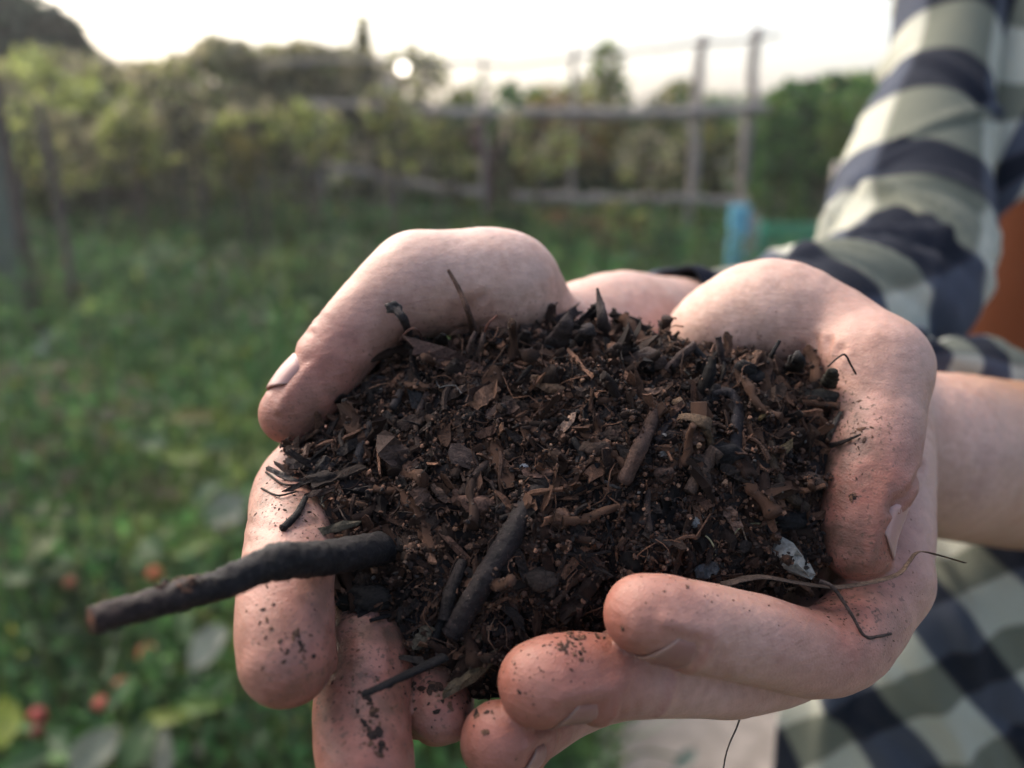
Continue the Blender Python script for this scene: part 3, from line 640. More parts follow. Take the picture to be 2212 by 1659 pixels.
def build_hand(side, sdf, chs, h=0.0011):
    lo, hi = bounds(chs)
    V, F = surface(sdf, lo, hi, h)
    d, n = grad(sdf, V, 0.0006)
    bv = BVHTree.FromPolygons([tuple(v) for v in V], [tuple(int(k) for k in q) for q in F])
    off = np.zeros(len(V)); crease = np.zeros(len(V))
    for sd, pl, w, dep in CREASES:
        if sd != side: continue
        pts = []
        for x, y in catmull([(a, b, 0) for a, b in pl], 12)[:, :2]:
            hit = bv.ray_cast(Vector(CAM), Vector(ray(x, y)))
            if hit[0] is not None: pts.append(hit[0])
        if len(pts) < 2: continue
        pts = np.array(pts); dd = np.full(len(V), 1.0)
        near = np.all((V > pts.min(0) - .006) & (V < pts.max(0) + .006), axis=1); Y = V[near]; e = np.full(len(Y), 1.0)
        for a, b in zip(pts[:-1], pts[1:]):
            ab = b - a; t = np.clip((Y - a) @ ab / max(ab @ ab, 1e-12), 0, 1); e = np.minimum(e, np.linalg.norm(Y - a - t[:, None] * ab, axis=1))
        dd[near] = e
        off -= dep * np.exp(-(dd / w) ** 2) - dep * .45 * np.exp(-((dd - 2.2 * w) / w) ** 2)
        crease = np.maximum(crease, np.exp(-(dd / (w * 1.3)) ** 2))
    # slow unevenness of flesh
    off += 0.00045 * noise3(V, 70) + 0.00018 * noise3(V, 210, 5)
    # folds of skin round the nails
    for sd, nf in NAILS:
        if sd != side: continue
        q = V - nf['c']; v = q @ nf['a'] / nf['L'] + .5
        x = q @ nf['s']; y = q @ nf['n']; u = np.arctan2(x, y) / nf['w']
        near = np.linalg.norm(q, axis=1) < .022
        e = np.maximum(np.abs(u) - 1, np.maximum(-v * 1.1, v - 1.5))
        ridge = np.exp(-((e - .16) / .16) ** 2) * (v < 1.02) * near
        pit = np.clip(-e / .08, 0, 1) * near * (v < .86) * (v > -.1)
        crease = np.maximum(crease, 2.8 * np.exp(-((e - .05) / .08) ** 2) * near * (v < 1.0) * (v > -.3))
        off += .0007 * ridge - .00030 * pit
    V = V + n * off[:, None]
    return V, F, crease
RHV, RHF, RHC = build_hand('rh', rh_sdf, rh_palm + [rh_thumb] + rh_fingers)
LHV, LHF, LHC = build_hand('lh', lh_sdf, lh_palm + [lh_thumb] + lh_fingers)

# skin ---------------------------------------------------------------
def skin_material():
    m, nt, b = mat('skin', 0.52, 0.35)
    L = nt.links.new
    at = nt.nodes.new('ShaderNodeAttribute'); at.attribute_name = 'blush'
    cr = nt.nodes.new('ShaderNodeAttribute'); cr.attribute_name = 'crease'
    dt = nt.nodes.new('ShaderNodeAttribute'); dt.attribute_name = 'dirt'
    n1 = noise_node(nt, 55, 5, .6); n2 = noise_node(nt, 420, 3, .6)
    base = ramp(nt, n1.outputs[0], [(.28, (.40, .218, .16)), (.45, (.50, .312, .238)), (.6, (.54, .36, .285)), (.75, (.46, .315, .265))])
    f = math_node(nt, 'ADD', at.outputs['Fac'], math_node(nt, 'MULTIPLY', math_node(nt, 'SUBTRACT', n1.outputs[0], .5), 1.1), True)
    c = mixc(nt, f, base.outputs[0], (.29, .108, .074))
    tn = nt.nodes.new('ShaderNodeAttribute'); tn.attribute_name = 'tan'  # forearm shade cast by the hand, painted into the skin along with some tan
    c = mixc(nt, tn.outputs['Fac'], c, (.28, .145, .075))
    c = mixc(nt, 1.0, c, ramp(nt, n2.outputs[0], [(.3, (.88, .85, .83)), (.7, (1.1, 1.11, 1.12))]).outputs[0], 'MULTIPLY')
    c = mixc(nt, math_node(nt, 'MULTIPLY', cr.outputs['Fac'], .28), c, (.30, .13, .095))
    # soil ground into the skin: fine specks gathered where the hand touches the compost
    n3 = noise_node(nt, 900, 2, .5); n4 = noise_node(nt, 140, 3, .6)
    sp = math_node(nt, 'MULTIPLY', math_node(nt, 'GREATER_THAN', math_node(nt, 'ADD', n3.outputs[0], math_node(nt, 'MULTIPLY', dt.outputs['Fac'], .14)), .70), .8)
    film = math_node(nt, 'MULTIPLY', math_node(nt, 'MULTIPLY', dt.outputs['Fac'], ramp(nt, n4.outputs[0], [(.38, (0,) * 3), (.66, (1,) * 3)]).outputs[0]), 1.15, True)
    sp = math_node(nt, 'MULTIPLY', sp, math_node(nt, 'MULTIPLY', dt.outputs['Fac'], 2.2, True))
    c = mixc(nt, math_node(nt, 'MAXIMUM', sp, film, True), c, (.095, .053, .034))
    L(c, b.inputs['Base Color'])
    b.inputs['Subsurface Weight'].default_value = .22
    b.inputs['Subsurface Radius'].default_value = (1.0, .32, .16); b.inputs['Subsurface Scale'].default_value = .0035
    # fine skin lines
    tc = nt.nodes.new('ShaderNodeTexCoord')
    v = nt.nodes.new('ShaderNodeTexVoronoi'); v.inputs['Scale'].default_value = 1100; v.feature = 'DISTANCE_TO_EDGE'
    L(tc.outputs['Object'], v.inputs['Vector'])
    w = nt.nodes.new('ShaderNodeTexNoise'); w.inputs['Scale'].default_value = 260; w.inputs['Detail'].default_value = 6
    mp = nt.nodes.new('ShaderNodeMapping'); mp.inputs['Scale'].default_value = (1, 1, 3.2); L(tc.outputs['Object'], mp.inputs[0]); L(mp.outputs[0], w.inputs['Vector'])
    hgt = math_node(nt, 'ADD', math_node(nt, 'MULTIPLY', v.outputs['Distance'], .5), w.outputs[0])
    bump(nt, b, hgt, .6, .00042)
    L(ramp(nt, n2.outputs[0], [(.3, (.42,) * 3), (.7, (.62,) * 3)]).outputs[0], b.inputs['Roughness'])
    return m
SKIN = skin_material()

# the heap's rounded bulk, resting between the fingers
def row(y, xs, d, r): return Chain([(x, y + dy, d + dd, r * rr) for x, dy, dd, rr in xs])
heap_chains = [
    row(800, [(872,8,.004,.85),(1000,-2,.0,1),(1140,-6,.001,1),(1260,-12,.004,1.1),(1380,6,.003,.9),(1500,28,.002,.9),(1640,52,.001,.85),(1745,50,.001,.75)], .228, 72),
    row(900, [(862,0,.004,.9),(1000,0,0,1),(1200,0,-.002,1.05),(1400,0,-.002,1.05),(1560,8,0,1),(1715,10,.004,.8)], .220, 112),
    row(1000, [(760,0,.004,.75),(900,0,0,1),(1100,0,-.001,1.05),(1300,0,-.002,1.1),(1500,0,-.001,1.05),(1695,0,.004,.85)], .212, 118),
    row(1100, [(730,-4,.001,.6),(860,0,0,.9),(1050,0,-.002,1.05),(1300,0,-.002,1.1),(1500,0,0,1),(1680,0,.006,.8)], .205, 118),
    row(1200, [(800,-6,.001,.65),(960,0,-.001,1),(1200,0,-.002,1.1),(1440,-10,.001,1),(1660,-10,.007,.75)], .199, 112),
    row(1300, [(810,0,.0,.8),(960,0,-.001,1),(1150,-5,0,1),(1330,-30,.004,.9)], .193, 92),
    row(1395, [(860,-12,.001,.75),(960,0,0,.95),(1070,-12,.001,.85)], .188, 72),
    Chain([(672,1012,.2035,42),(700,1060,.2005,56),(745,1120,.198,60),(800,1230,.194,66)]),
    Chain([(900,1000,.232,140),(1250,1000,.232,160),(1600,1000,.232,130)]),
    Chain([(950,1180,.222,120),(1250,1180,.224,140),(1500,1150,.224,110)]),
]
def heap_sdf(X):
    d = heap_chains[0](X)
    for c in heap_chains[1:]: d = smin(d, c(X), 0.008)
    return d
# ------------------------------------------------------------------ the person
PERSON_O = np.array([.60, .72, 0.0])
person = empty('person', PERSON_O, 'person in a checked shirt over an orange top holding out compost in two hands', 'person')
TORSO = PERSON_O + np.array([0, 0, 1.0])
yaw = R(-52)                                     # facing left and towards the camera
fx, fy = math.sin(yaw), -math.cos(yaw)           # chest direction
FACE = np.array([math.sin(R(-40)), -math.cos(R(-40)), 0]); SIDE = np.array([-FACE[1], FACE[0], 0])   # SIDE: person's left
# coarse trunk, neck and head join the arms under the clothes
sh_r = P(2170, -130, .78); sh_l = sh_r + SIDE * .36
neckb = (sh_r + sh_l) / 2 + [0, 0, .05]
hip = np.array([neckb[0], neckb[1], .88])
def wch(pts, n=None): return Chain([tuple(np.array(p)) + (r,) for p, r in pts], n, world=True)
up_r = wch([(sh_r, .032), (P(2070,-300,.69), .030), (P(2040,160,.62), .030), (P(1965,420,.56), .033), (P(1900,620,.50), .034), (P(1850,690,.47), .032)])
el_l = P(2600,1030,.47)
up_l = wch([(sh_l, .05), ((sh_l + el_l) / 2 + np.array([.02, .02, 0]), .042), (el_l, .046)])
trunk = [wch([(hip + SIDE * .06, .105), (hip + SIDE * .05 + [0,0,.25], .10), (neckb + SIDE * .07 - [0,0,.12], .10)]),
         wch([(hip - SIDE * .06, .105), (hip - SIDE * .05 + [0,0,.25], .09), (neckb - SIDE * .06 - [0,0,.12], .08)]),
         wch([(sh_r, .034), (neckb - [0,0,.02], .06), (sh_l, .05)]), wch([(neckb - [0,0,.05], .06), (neckb + FACE * .02 + [0,0,.1], .055)]), up_r, up_l]
hc = neckb + FACE * .045 + [0, 0, .21]
head = [wch([(hc + [0,0,.02] - FACE * .02, .088), (hc + FACE * .015 - [0,0,.02], .078), (hc + FACE * .045 - [0,0,.085], .042)]),
        wch([(hc + FACE * .085 + [0,0,.01], .010), (hc + FACE * .104 - [0,0,.03], .013)]),                    # nose
        wch([(hc + SIDE * .078 - FACE * .01, .014), (hc + SIDE * .078 - [0,0,.035], .010)]), wch([(hc - SIDE * .078 - FACE * .01, .014), (hc - SIDE * .078 - [0,0,.035], .010)]),
        wch([(hc + FACE * .083 + SIDE * .018 - [0,0,.058], .008), (hc + FACE * .09 - [0,0,.058], .009), (hc + FACE * .083 - SIDE * .018 - [0,0,.058], .008)])]
def trunk_sdf(X):
    d = trunk[0](X, .12)
    for c in trunk[1:]: d = smin(d, c(X, .12), .05)
    for c in head: d = smin(d, c(X, .12), .012)
    return d
allc = trunk + head
TV, TF = surface(trunk_sdf, np.min([c.lo for c in allc], 0) - .02, np.max([c.hi for c in allc], 0) + .02, .010, 1, 4)
def offs(*a):
    V = []; F = []; n = 0
    for v, f in a: V.append(v); F.append(f + n); n += len(v)
    return np.vstack(V), np.vstack(F)
BV, BF = offs((RHV, RHF), (LHV, LHF), (TV, TF))
tips = [(P(640,900,.21), .8, .017), (P(1850,1170,.19), .8, .017), (P(620,1400,.16), .5, .022), (P(788,1620,.16), .55, .02), (P(950,1540,.175), .7, .014), (P(1400,1325,.165), .55, .012), (P(1180,1480,.165), .6, .015), (P(1070,1600,.165), .8, .014),
        (P(1200,1350,.2), .3, .02), (P(1890,1010,.2), .30, .018), (P(750,740,.215), .25, .016), (P(1760,1420,.18), .35, .016), (P(1000,720,.22), .30, .012), (P(1770,770,.225), .35, .012), (P(1040,560,.22), -.25, .016), (P(1640,640,.23), -.2, .018), (P(620,1130,.19), .1, .012)]
blush = np.full(len(BV), .16)
for c, a, s in tips: blush += a * np.exp(-np.sum((BV - c) ** 2, 1) / (2 * s * s))
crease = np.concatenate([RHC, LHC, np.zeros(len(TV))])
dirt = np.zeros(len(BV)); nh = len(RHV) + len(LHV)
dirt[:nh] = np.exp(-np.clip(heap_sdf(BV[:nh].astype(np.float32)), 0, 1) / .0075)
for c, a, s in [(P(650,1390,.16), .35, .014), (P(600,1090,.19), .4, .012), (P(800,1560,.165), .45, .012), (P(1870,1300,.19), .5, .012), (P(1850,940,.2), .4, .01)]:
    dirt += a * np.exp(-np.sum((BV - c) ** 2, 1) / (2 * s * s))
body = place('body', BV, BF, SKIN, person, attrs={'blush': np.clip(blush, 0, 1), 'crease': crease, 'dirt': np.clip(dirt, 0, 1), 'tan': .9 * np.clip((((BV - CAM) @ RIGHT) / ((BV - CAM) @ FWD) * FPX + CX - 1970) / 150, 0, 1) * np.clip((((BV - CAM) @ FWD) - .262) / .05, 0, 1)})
HAND_BVH = BVHTree.FromPolygons([tuple(v) for v in BV[:nh]], [tuple(int(k) for k in q) for q in BF[:len(RHF) + len(LHF)]])
# fingernails
nm_, nt, b_ = mat('fingernail', .38, .45); n_ = noise_node(nt, 500, 3)
vc = nt.nodes.new('ShaderNodeVertexColor'); vc.layer_name = 'Col'; nt.links.new(vc.outputs[0], b_.inputs['Base Color'])
b_.inputs['Subsurface Weight'].default_value = .15; b_.inputs['Subsurface Radius'].default_value = (1, .4, .25); b_.inputs['Subsurface Scale'].default_value = .002
bump(nt, b_, n_.outputs[0], .08, .0002)
for sd, nf in NAILS:
    nu, nv = 17, 15; u = np.linspace(-1, 1, nu); v = np.linspace(0, 1, nv); U, W = np.meshgrid(u, v, indexing='ij')
    vmin = .0 + .22 * np.abs(U) ** 2.4; vmax = .84 - .32 * np.abs(U) ** 2.2; Wv = vmin + (vmax - vmin) * W
    S, D = nf['hit'](U * .97, np.clip(Wv, 0, .95))
    S = S + nf['a'] * (np.clip(Wv - .95, 0, 1) * nf['L'])[..., None]
    lift = .00002 + .00018 * np.sin(np.pi * np.clip((1 - np.abs(U)) / .5, 0, 1) / 2) * np.clip(W / .25, 0, 1) + .0001 * np.clip((W - .7) / .3, 0, 1)
    lift = np.where((np.abs(U) > .99) | (W < .01), -.0006, lift)
    T = S + D * lift[..., None]; Bt = T - D * .0005
    k = np.arange(nu * nv).reshape(nu, nv); q = np.stack([k[:-1, :-1], k[1:, :-1], k[1:, 1:], k[:-1, 1:]], -1).reshape(-1, 4); m = nu * nv
    e = k[:, -1]; rim = np.stack([e[:-1], e[1:], e[1:] + m, e[:-1] + m], -1)
    base = np.array([.37, .20, .165]) if nf['L'] > .0142 else np.array([.25, .115, .09]); wht = np.array([.39, .235, .19]) if nf['L'] > .0142 else np.array([.33, .2, .15]); f = np.clip((W - .90) / .04, 0, 1)[..., None] * .8; lun = np.clip((.2 - Wv) / .1, 0, 1)[..., None] * .4
    cc = base * (1 - f) + wht * f; cc = cc * (1 - lun) + base * 1.2 * lun; cc = cc * np.where(np.abs(U) > .9, .5, 1)[..., None] * np.where(W > .96, .75, 1)[..., None]
    place('fingernail', np.vstack([T.reshape(-1, 3), Bt.reshape(-1, 3)]), np.vstack([q, q[:, ::-1] + m, rim]), nm_, body, cols=np.vstack([cc.reshape(-1, 3)] * 2))

# clothes -----------------------------------------------------------
def plaid():
    m, nt, b = mat('checked flannel', .92, .12); L = nt.links.new
    uv = nt.nodes.new('ShaderNodeUVMap'); uv.uv_map = 'UVMap'; sp = nt.nodes.new('ShaderNodeSeparateXYZ'); L(uv.outputs[0], sp.inputs[0])
    def stripe(o, w=.5):
        f = math_node(nt, 'FRACT', o); a = math_node(nt, 'MULTIPLY', math_node(nt, 'SUBTRACT', f, .02), 25, True); c = math_node(nt, 'MULTIPLY', math_node(nt, 'SUBTRACT', w + .02, f), 25, True)
        return math_node(nt, 'MULTIPLY', a, c, True)
    su, sv = stripe(sp.outputs[0]), stripe(sp.outputs[1])
    light = mixc(nt, sv, (.40, .395, .32), (.135, .14, .105)); dark = mixc(nt, sv, (.055, .062, .082), (.0085, .011, .019))
    c = mixc(nt, su, light, dark)
    w = nt.nodes.new('ShaderNodeTexWave'); w.inputs['Scale'].default_value = 46; w.inputs['Distortion'].default_value = 1.0; mp = nt.nodes.new('ShaderNodeMapping'); mp.inputs['Rotation'].default_value = (0, 0, .785); L(uv.outputs[0], mp.inputs[0]); L(mp.outputs[0], w.inputs[0])
    n = noise_node(nt, 700, 4, .7); n2 = noise_node(nt, 1500, 2, .5)
    g = math_node(nt, 'ADD', math_node(nt, 'MULTIPLY', w.outputs['Fac'], .5), math_node(nt, 'MULTIPLY', n.outputs[0], .7))
    L(mixc(nt, 1.0, c, ramp(nt, g, [(.2, (.72,) * 3), (.9, (1.25,) * 3)]).outputs[0], 'MULTIPLY'), b.inputs['Base Color'])
    b.inputs['Sheen Weight'].default_value = .04
    bump(nt, b, math_node(nt, 'ADD', g, n2.outputs[0]), .35, .0006); return m
PLAID = plaid()
rs = np.random.default_rng(44)
def sleeve(pts, nfold, band, vofs, elbow, uo=0.0, n=150, sides=110, cuff=True, name='sleeve', parent=None, amp=1.0, extra=None):
    q = pts if isinstance(pts, np.ndarray) else np.array([list(P(a, b, d)) + [r * d / FPX] for a, b, d, r in pts]); q = catmull(q, n); path, rad = q[:, :3], q[:, 3]
    T, Nn, Bn = frames(path); s = np.concatenate([[0], np.cumsum(np.linalg.norm(np.diff(path, axis=0), axis=1))])
    th = np.linspace(0, 2 * np.pi, sides + 1); S, TH = np.meshgrid(s, th, indexing='ij')
    disp = np.zeros_like(S)
    for i in range(nfold):
        near = rs.random() < .65
        s0 = rs.normal(s[-1] * elbow, s[-1] * .13) if near else rs.uniform(0, s[-1]); t0 = rs.uniform(0, 2 * np.pi); sl = rs.normal(0, .03); w = rs.uniform(.0035, .010); Lg = rs.uniform(.6, 1.7); a = rs.uniform(.002, .0055) * amp
        dt = (TH - t0 + np.pi) % (2 * np.pi) - np.pi; x = (S - s0 - sl * dt) / w
        disp += a * (np.exp(-x ** 2) - .6 * np.exp(-((x - 1.7)) ** 2)) * np.exp(-(dt / Lg) ** 2)
    P3 = path[:, None] + 0 * S[..., None]
    disp += .0015 * noise3(P3 + .05 * np.stack([np.cos(TH), np.sin(TH), S * 8], -1), 30)
    rr = rad[:, None] + disp
    if cuff:
        e = np.exp(-((S - s[-1] + .004) / .004) ** 2) * .0014; rr = rr + e
    V = path[:, None, :] + rr[..., None] * (np.cos(TH)[..., None] * Nn[:, None] + np.sin(TH)[..., None] * Bn[:, None])
    uv = np.stack([(S + .012 * noise3(V, 25)) / band + uo, TH * rad.mean() / band * .9 + vofs], -1)
    k = np.arange(n * (sides + 1)).reshape(n, sides + 1); F = np.stack([k[:-1, :-1], k[1:, :-1], k[1:, 1:], k[:-1, 1:]], -1).reshape(-1, 4)
    o = place(name, V.reshape(-1, 3), F, PLAID, parent, uv=uv.reshape(-1, 2))
    sm = o.modifiers.new('thickness', 'SOLIDIFY'); sm.thickness = .0014; sm.offset = -1
    return o
def panel(name, rows, parent, rot=0.0, band=.05, ofs=(0, 0), n=80, folds=6, amp=.003, dirn=(1, .3)):
    G = np.array([[P(*c) for c in r] for r in rows])
    A = np.stack([catmull(G[i], n) for i in range(len(G))]); A = np.stack([catmull(A[:, j], n) for j in range(n)], 1)
    du = np.linalg.norm(np.diff(A, axis=1), axis=2).mean(); dv = np.linalg.norm(np.diff(A, axis=0), axis=2).mean()
    I, J = np.meshgrid(np.arange(n), np.arange(n), indexing='ij'); X_, Y_ = J * du, I * dv
    nn = nrm(np.cross(np.gradient(A, axis=1), np.gradient(A, axis=0)))
    if np.mean(nn @ FWD) > 0: nn = -nn
    d = np.zeros((n, n))
    for i in range(folds):
        a = math.atan2(dirn[1], dirn[0]) + rs.normal(0, .3); t = (X_ * math.cos(a) + Y_ * math.sin(a)); c0 = rs.uniform(t.min(), t.max()); w = rs.uniform(.006, .016); al = -X_ * math.sin(a) + Y_ * math.cos(a); c1 = rs.uniform(al.min(), al.max())
        d += rs.uniform(.4, 1) * amp * (np.exp(-((t - c0) / w) ** 2) - .6 * np.exp(-((t - c0) / w - 1.7) ** 2)) * np.exp(-((al - c1) / .09) ** 2)
    A = A + nn * (d + .002 * noise3(A, 25))[..., None]
    cr, sr = math.cos(rot), math.sin(rot)
    uv = np.stack([(X_ * cr + Y_ * sr) / band + ofs[0], (-X_ * sr + Y_ * cr) / band + ofs[1]], -1)
    k = np.arange(n * n).reshape(n, n); F = np.stack([k[:-1, :-1], k[:-1, 1:], k[1:, 1:], k[1:, :-1]], -1).reshape(-1, 4)
    o = place(name, A.reshape(-1, 3), F, PLAID, parent, uv=uv.reshape(-1, 2)); sm = o.modifiers.new('thickness', 'SOLIDIFY'); sm.thickness = .0016; sm.offset = 0
    return o
shirt = panel('shirt', [[(2130,-420,.66),(2300,-420,.62),(2500,-420,.60)],[(2118,-100,.645),(2240,-100,.61),(2500,-120,.58)],[(2105,150,.625),(2200,150,.60),(2440,110,.57)],[(2096,360,.61),(2170,330,.59),(2380,220,.565)],[(2095,560,.60),(2150,478,.585),(2330,330,.56)]], person, .25, .08, (.62, .0), folds=7)
sleeve([(2075,-380,.70,125),(2050,-150,.665,108),(2050,0,.64,105),(2032,160,.61,104),(1990,310,.58,132),(1958,470,.545,158),(1940,618,.50,164),(1800,690,.45,148),(1640,725,.395,150),(1500,735,.352,143),(1440,735,.330,138)], 46, .104, .55, .60, uo=.15, amp=1.35, parent=shirt)
wl = lambda p, r: list(p) + [r]
sleeve(np.array([wl(sh_l - SIDE * .07 + [0, 0, .045], .070), wl(sh_l + SIDE * .004 - [0, 0, .005], .072), wl((sh_l + el_l) / 2 + np.array([.02, .02, 0]), .056), wl(el_l + np.array([.012, .012, .01]), .058), wl(P(2480,1000,.45), .056)]), 34, .104, .3, .6, uo=.1, parent=shirt)
sleeve([(1972,772,.384,4),(1984,775,.386,36),(2090,800,.42,66),(2230,862,.455,82),(2420,950,.49,90),(2700,1040,.53,100)], 26, .055, .2, .5, uo=.3, n=110, sides=60, cuff=False, name='cuff', parent=shirt, amp=1.2)
panel('front_panel', [[(1800,860,.63),(1940,735,.60),(2090,750,.585),(2240,850,.58),(2520,980,.60)],[(1800,980,.62),(1930,940,.58),(2070,960,.56),(2250,1000,.56),(2520,1060,.59)],[(1800,1120,.60),(1900,1130,.53),(2060,1160,.50),(2260,1150,.51),(2520,1150,.56)],[(1730,1300,.58),(1880,1320,.51),(2060,1320,.475),(2260,1320,.49),(2500,1320,.54)],[(1690,1490,.58),(1850,1500,.525),(2050,1500,.50),(2250,1500,.51),(2480,1500,.53)],[(1668,1680,.62),(1840,1690,.57),(2050,1690,.545),(2250,1690,.55),(2470,1690,.58)],[(1650,2050,.70),(1830,2050,.65),(2050,2050,.63),(2250,2050,.635),(2470,2050,.66)]], shirt, R(-32), .100, (.62, .55), folds=26, amp=.0085, dirn=(1, -.5))
# buttons down the placket
for x, y, d in [(2290,1720,.555)]:
    p = P(x, y, d - .006); V, F = tube(np.array([p + FWD * .0012, p, p - FWD * .0012]), np.array([.0048, .0052, .0044]), 16); place('button', V, F, simple_mat('dark button', (.02,.022,.028), (.03,.032,.04), 200, .4, 0, spec=.5), shirt)
# orange top: closed tube round the trunk
TEE_M = simple_mat('orange jersey', (.065, .018, .006), (.09, .025, .009), 300, .9, .4, .0005, spec=.15)
zz = np.linspace(.80, neckb[2] + .02, 60); th = np.linspace(0, 2 * np.pi, 97); Z, TH = np.meshgrid(zz, th, indexing='ij')
wv = np.interp(zz, [.8, 1.0, 1.2, neckb[2] - .1, neckb[2] - .02, neckb[2] + .02], [.185, .178, .18, .19, .12, .075])[:, None]; dv = np.interp(zz, [.8, 1.0, 1.2, neckb[2] - .1, neckb[2] - .02, neckb[2] + .02], [.125, .12, .125, .12, .09, .075])[:, None]
fold = .003 * np.sin(TH * 9 + 14 * Z + 3 * np.sin(TH * 2)) * np.clip((1.25 - Z) / .4, 0, 1) + .0025 * np.sin(TH * 5 - Z * 40)
V = hip[None, None] * np.array([1, 1, 0]) + (wv + fold)[..., None] * np.cos(TH)[..., None] * SIDE + (dv + fold)[..., None] * np.sin(TH)[..., None] * FACE + Z[..., None] * np.array([0, 0, 1.0])
k = np.arange(60 * 97).reshape(60, 97); F = np.stack([k[:-1, :-1], k[:-1, 1:], k[1:, 1:], k[1:, :-1]], -1).reshape(-1, 4)
o = place('orange_top', V.reshape(-1, 3), F, TEE_M, person); sm = o.modifiers.new('thickness', 'SOLIDIFY'); sm.thickness = .0015
# back and far side of the shirt
zz = np.linspace(.86, neckb[2] + .005, 60); th = np.linspace(R(200), R(412), 90); Z, TH = np.meshgrid(zz, th, indexing='ij')
wv = np.interp(zz, [.8, 1.0, 1.2, neckb[2] - .1, neckb[2] - .02, neckb[2] + .02], [.20, .194, .197, .208, .145, .09])[:, None]; dv = np.interp(zz, [.8, 1.0, 1.2, neckb[2] - .1, neckb[2] - .02, neckb[2] + .02], [.145, .14, .142, .138, .11, .085])[:, None]
fold = .004 * np.sin(TH * 11 + 9 * Z + 2 * np.sin(TH * 3)) + .003 * np.sin(TH * 5 - Z * 30)
V = hip[None, None] * np.array([1, 1, 0]) + (wv + fold)[..., None] * np.cos(TH)[..., None] * SIDE + (dv + fold)[..., None] * np.sin(TH)[..., None] * FACE + Z[..., None] * np.array([0, 0, 1.0])
k = np.arange(60 * 90).reshape(60, 90); F = np.stack([k[:-1, :-1], k[:-1, 1:], k[1:, 1:], k[1:, :-1]], -1).reshape(-1, 4)
o = place('back_panel', V.reshape(-1, 3), F, PLAID, shirt, uv=np.stack([Z / .104, TH * .18 / .104], -1).reshape(-1, 2)); sm = o.modifiers.new('thickness', 'SOLIDIFY'); sm.thickness = .0016
# trousers, shoes, hair (outside the frame)
JEAN_M = simple_mat('dark denim', (.02, .028, .05), (.04, .055, .09), 500, .9, .4, .0004)
legs = []
for s in (-1, 1):
    b0 = hip + SIDE * s * .085; ft = np.array([b0[0], b0[1], .06]) + FACE * .02
    legs.append(wch([(b0 + [0,0,.0], .11), (b0 - [0,0,.40], .075), (ft, .06)]))
    V, F = tube(catmull([ft + [0,0,-.015] - FACE * .09, ft + [0,0,-.012], ft + [0,0,-.022] + FACE * .10, ft + [0,0,-.03] + FACE * .17], 16), np.array([.03,.042,.045,.045,.045,.046,.046,.047,.047,.047,.046,.045,.043,.04,.034,.024]), 14)
    V[:, 2] = np.maximum(V[:, 2], .004); place('shoe', V, F, simple_mat('brown leather', (.05,.03,.02), (.09,.055,.035), 60, .6, .3), person)
def leg_sdf(X): return smin(legs[0](X, .15), legs[1](X, .15), .02)
V, F = surface(leg_sdf, np.min([c.lo for c in legs], 0) - .02, np.max([c.hi for c in legs], 0) + .02, .014, 1, 4); place('trousers', V, F, JEAN_M, person)
hch = wch([(hc + [0,0,.045] - FACE * .035, .085), (hc + [0,0,.0] - FACE * .055, .075), (hc - [0,0,.06] - FACE * .06, .055)])
V, F = surface(lambda X: hch(X, .1) + .006 * noise3(X, 60).astype(np.float32), hch.lo - .02, hch.hi + .02, .009, 1, 4); place('hair', V, F, simple_mat('brown hair', (.03,.018,.01), (.07,.045,.028), 300, .6, .6), person)
for s in (-1, 1):
    e = hc + FACE * .079 + SIDE * s * .032 + [0, 0, .008]; V_, F_ = tube(np.array([e - FACE * .006, e, e + FACE * .005]), np.array([.010, .011, .004]), 12); place('eye', V_, F_, simple_mat('eye', (.10,.07,.05), (.3,.28,.26), 200, .2, 0), person)
# ------------------------------------------------------------------ compost heaped in the hands
lo, hi = bounds(heap_chains)
HV, HF = surface(heap_sdf, lo, hi, .0016, it=1)
_, HN = grad(heap_sdf, HV, .0008)
HV = HV + HN * (.0024 * noise3(HV, 95, 6) + .0018 * noise3(HV, 190) + .0011 * noise3(HV, 420, 3) + .0006 * noise3(HV, 900, 7))[:, None]
HEAP_BVH = BVHTree.FromPolygons([tuple(v) for v in HV], [tuple(int(k) for k in q) for q in HF])
HEAP_O = P(1230, 1150, .215)
heap = empty('compost_heap', HEAP_O, 'heap of dark brown crumbly compost with wood chips cupped in both hands', 'compost')
soil_cols = np.tile(np.array([.017, .0105, .0085]), (len(HV), 1)) * (1 + .5 * noise3(HV, 260, 9))[:, None]
CRUMB_M = col_mat('crumbled soil', .68, .25, 2600, .5, .8, .0003)
WOOD_M = col_mat('rotting wood', .7, .2, 1500, .8, 1.0, .0008)
place('soil', HV, HF, CRUMB_M, heap, cols=soil_cols)

def ico(sub=1):
    t = (1 + 5 ** .5) / 2
    V = [(-1,t,0),(1,t,0),(-1,-t,0),(1,-t,0),(0,-1,t),(0,1,t),(0,-1,-t),(0,1,-t),(t,0,-1),(t,0,1),(-t,0,-1),(-t,0,1)]
    F = [(0,11,5),(0,5,1),(0,1,7),(0,7,10),(0,10,11),(1,5,9),(5,11,4),(11,10,2),(10,7,6),(7,1,8),(3,9,4),(3,4,2),(3,2,6),(3,6,8),(3,8,9),(4,9,5),(2,4,11),(6,2,10),(8,6,7),(9,8,1)]
    V = [np.array(v) / np.linalg.norm(v) for v in V]
    for _ in range(sub):
        c = {}; G = []
        def mid(a, b):
            k = (min(a, b), max(a, b))
            if k not in c:
                m = V[a] + V[b]; V.append(m / np.linalg.norm(m)); c[k] = len(V) - 1
            return c[k]
        for a, b, d in F:
            x, y, z = mid(a, b), mid(b, d), mid(d, a)
            G += [(a, x, z), (b, y, x), (d, z, y), (x, y, z)]
        F = G
    return np.array(V), np.array(F)
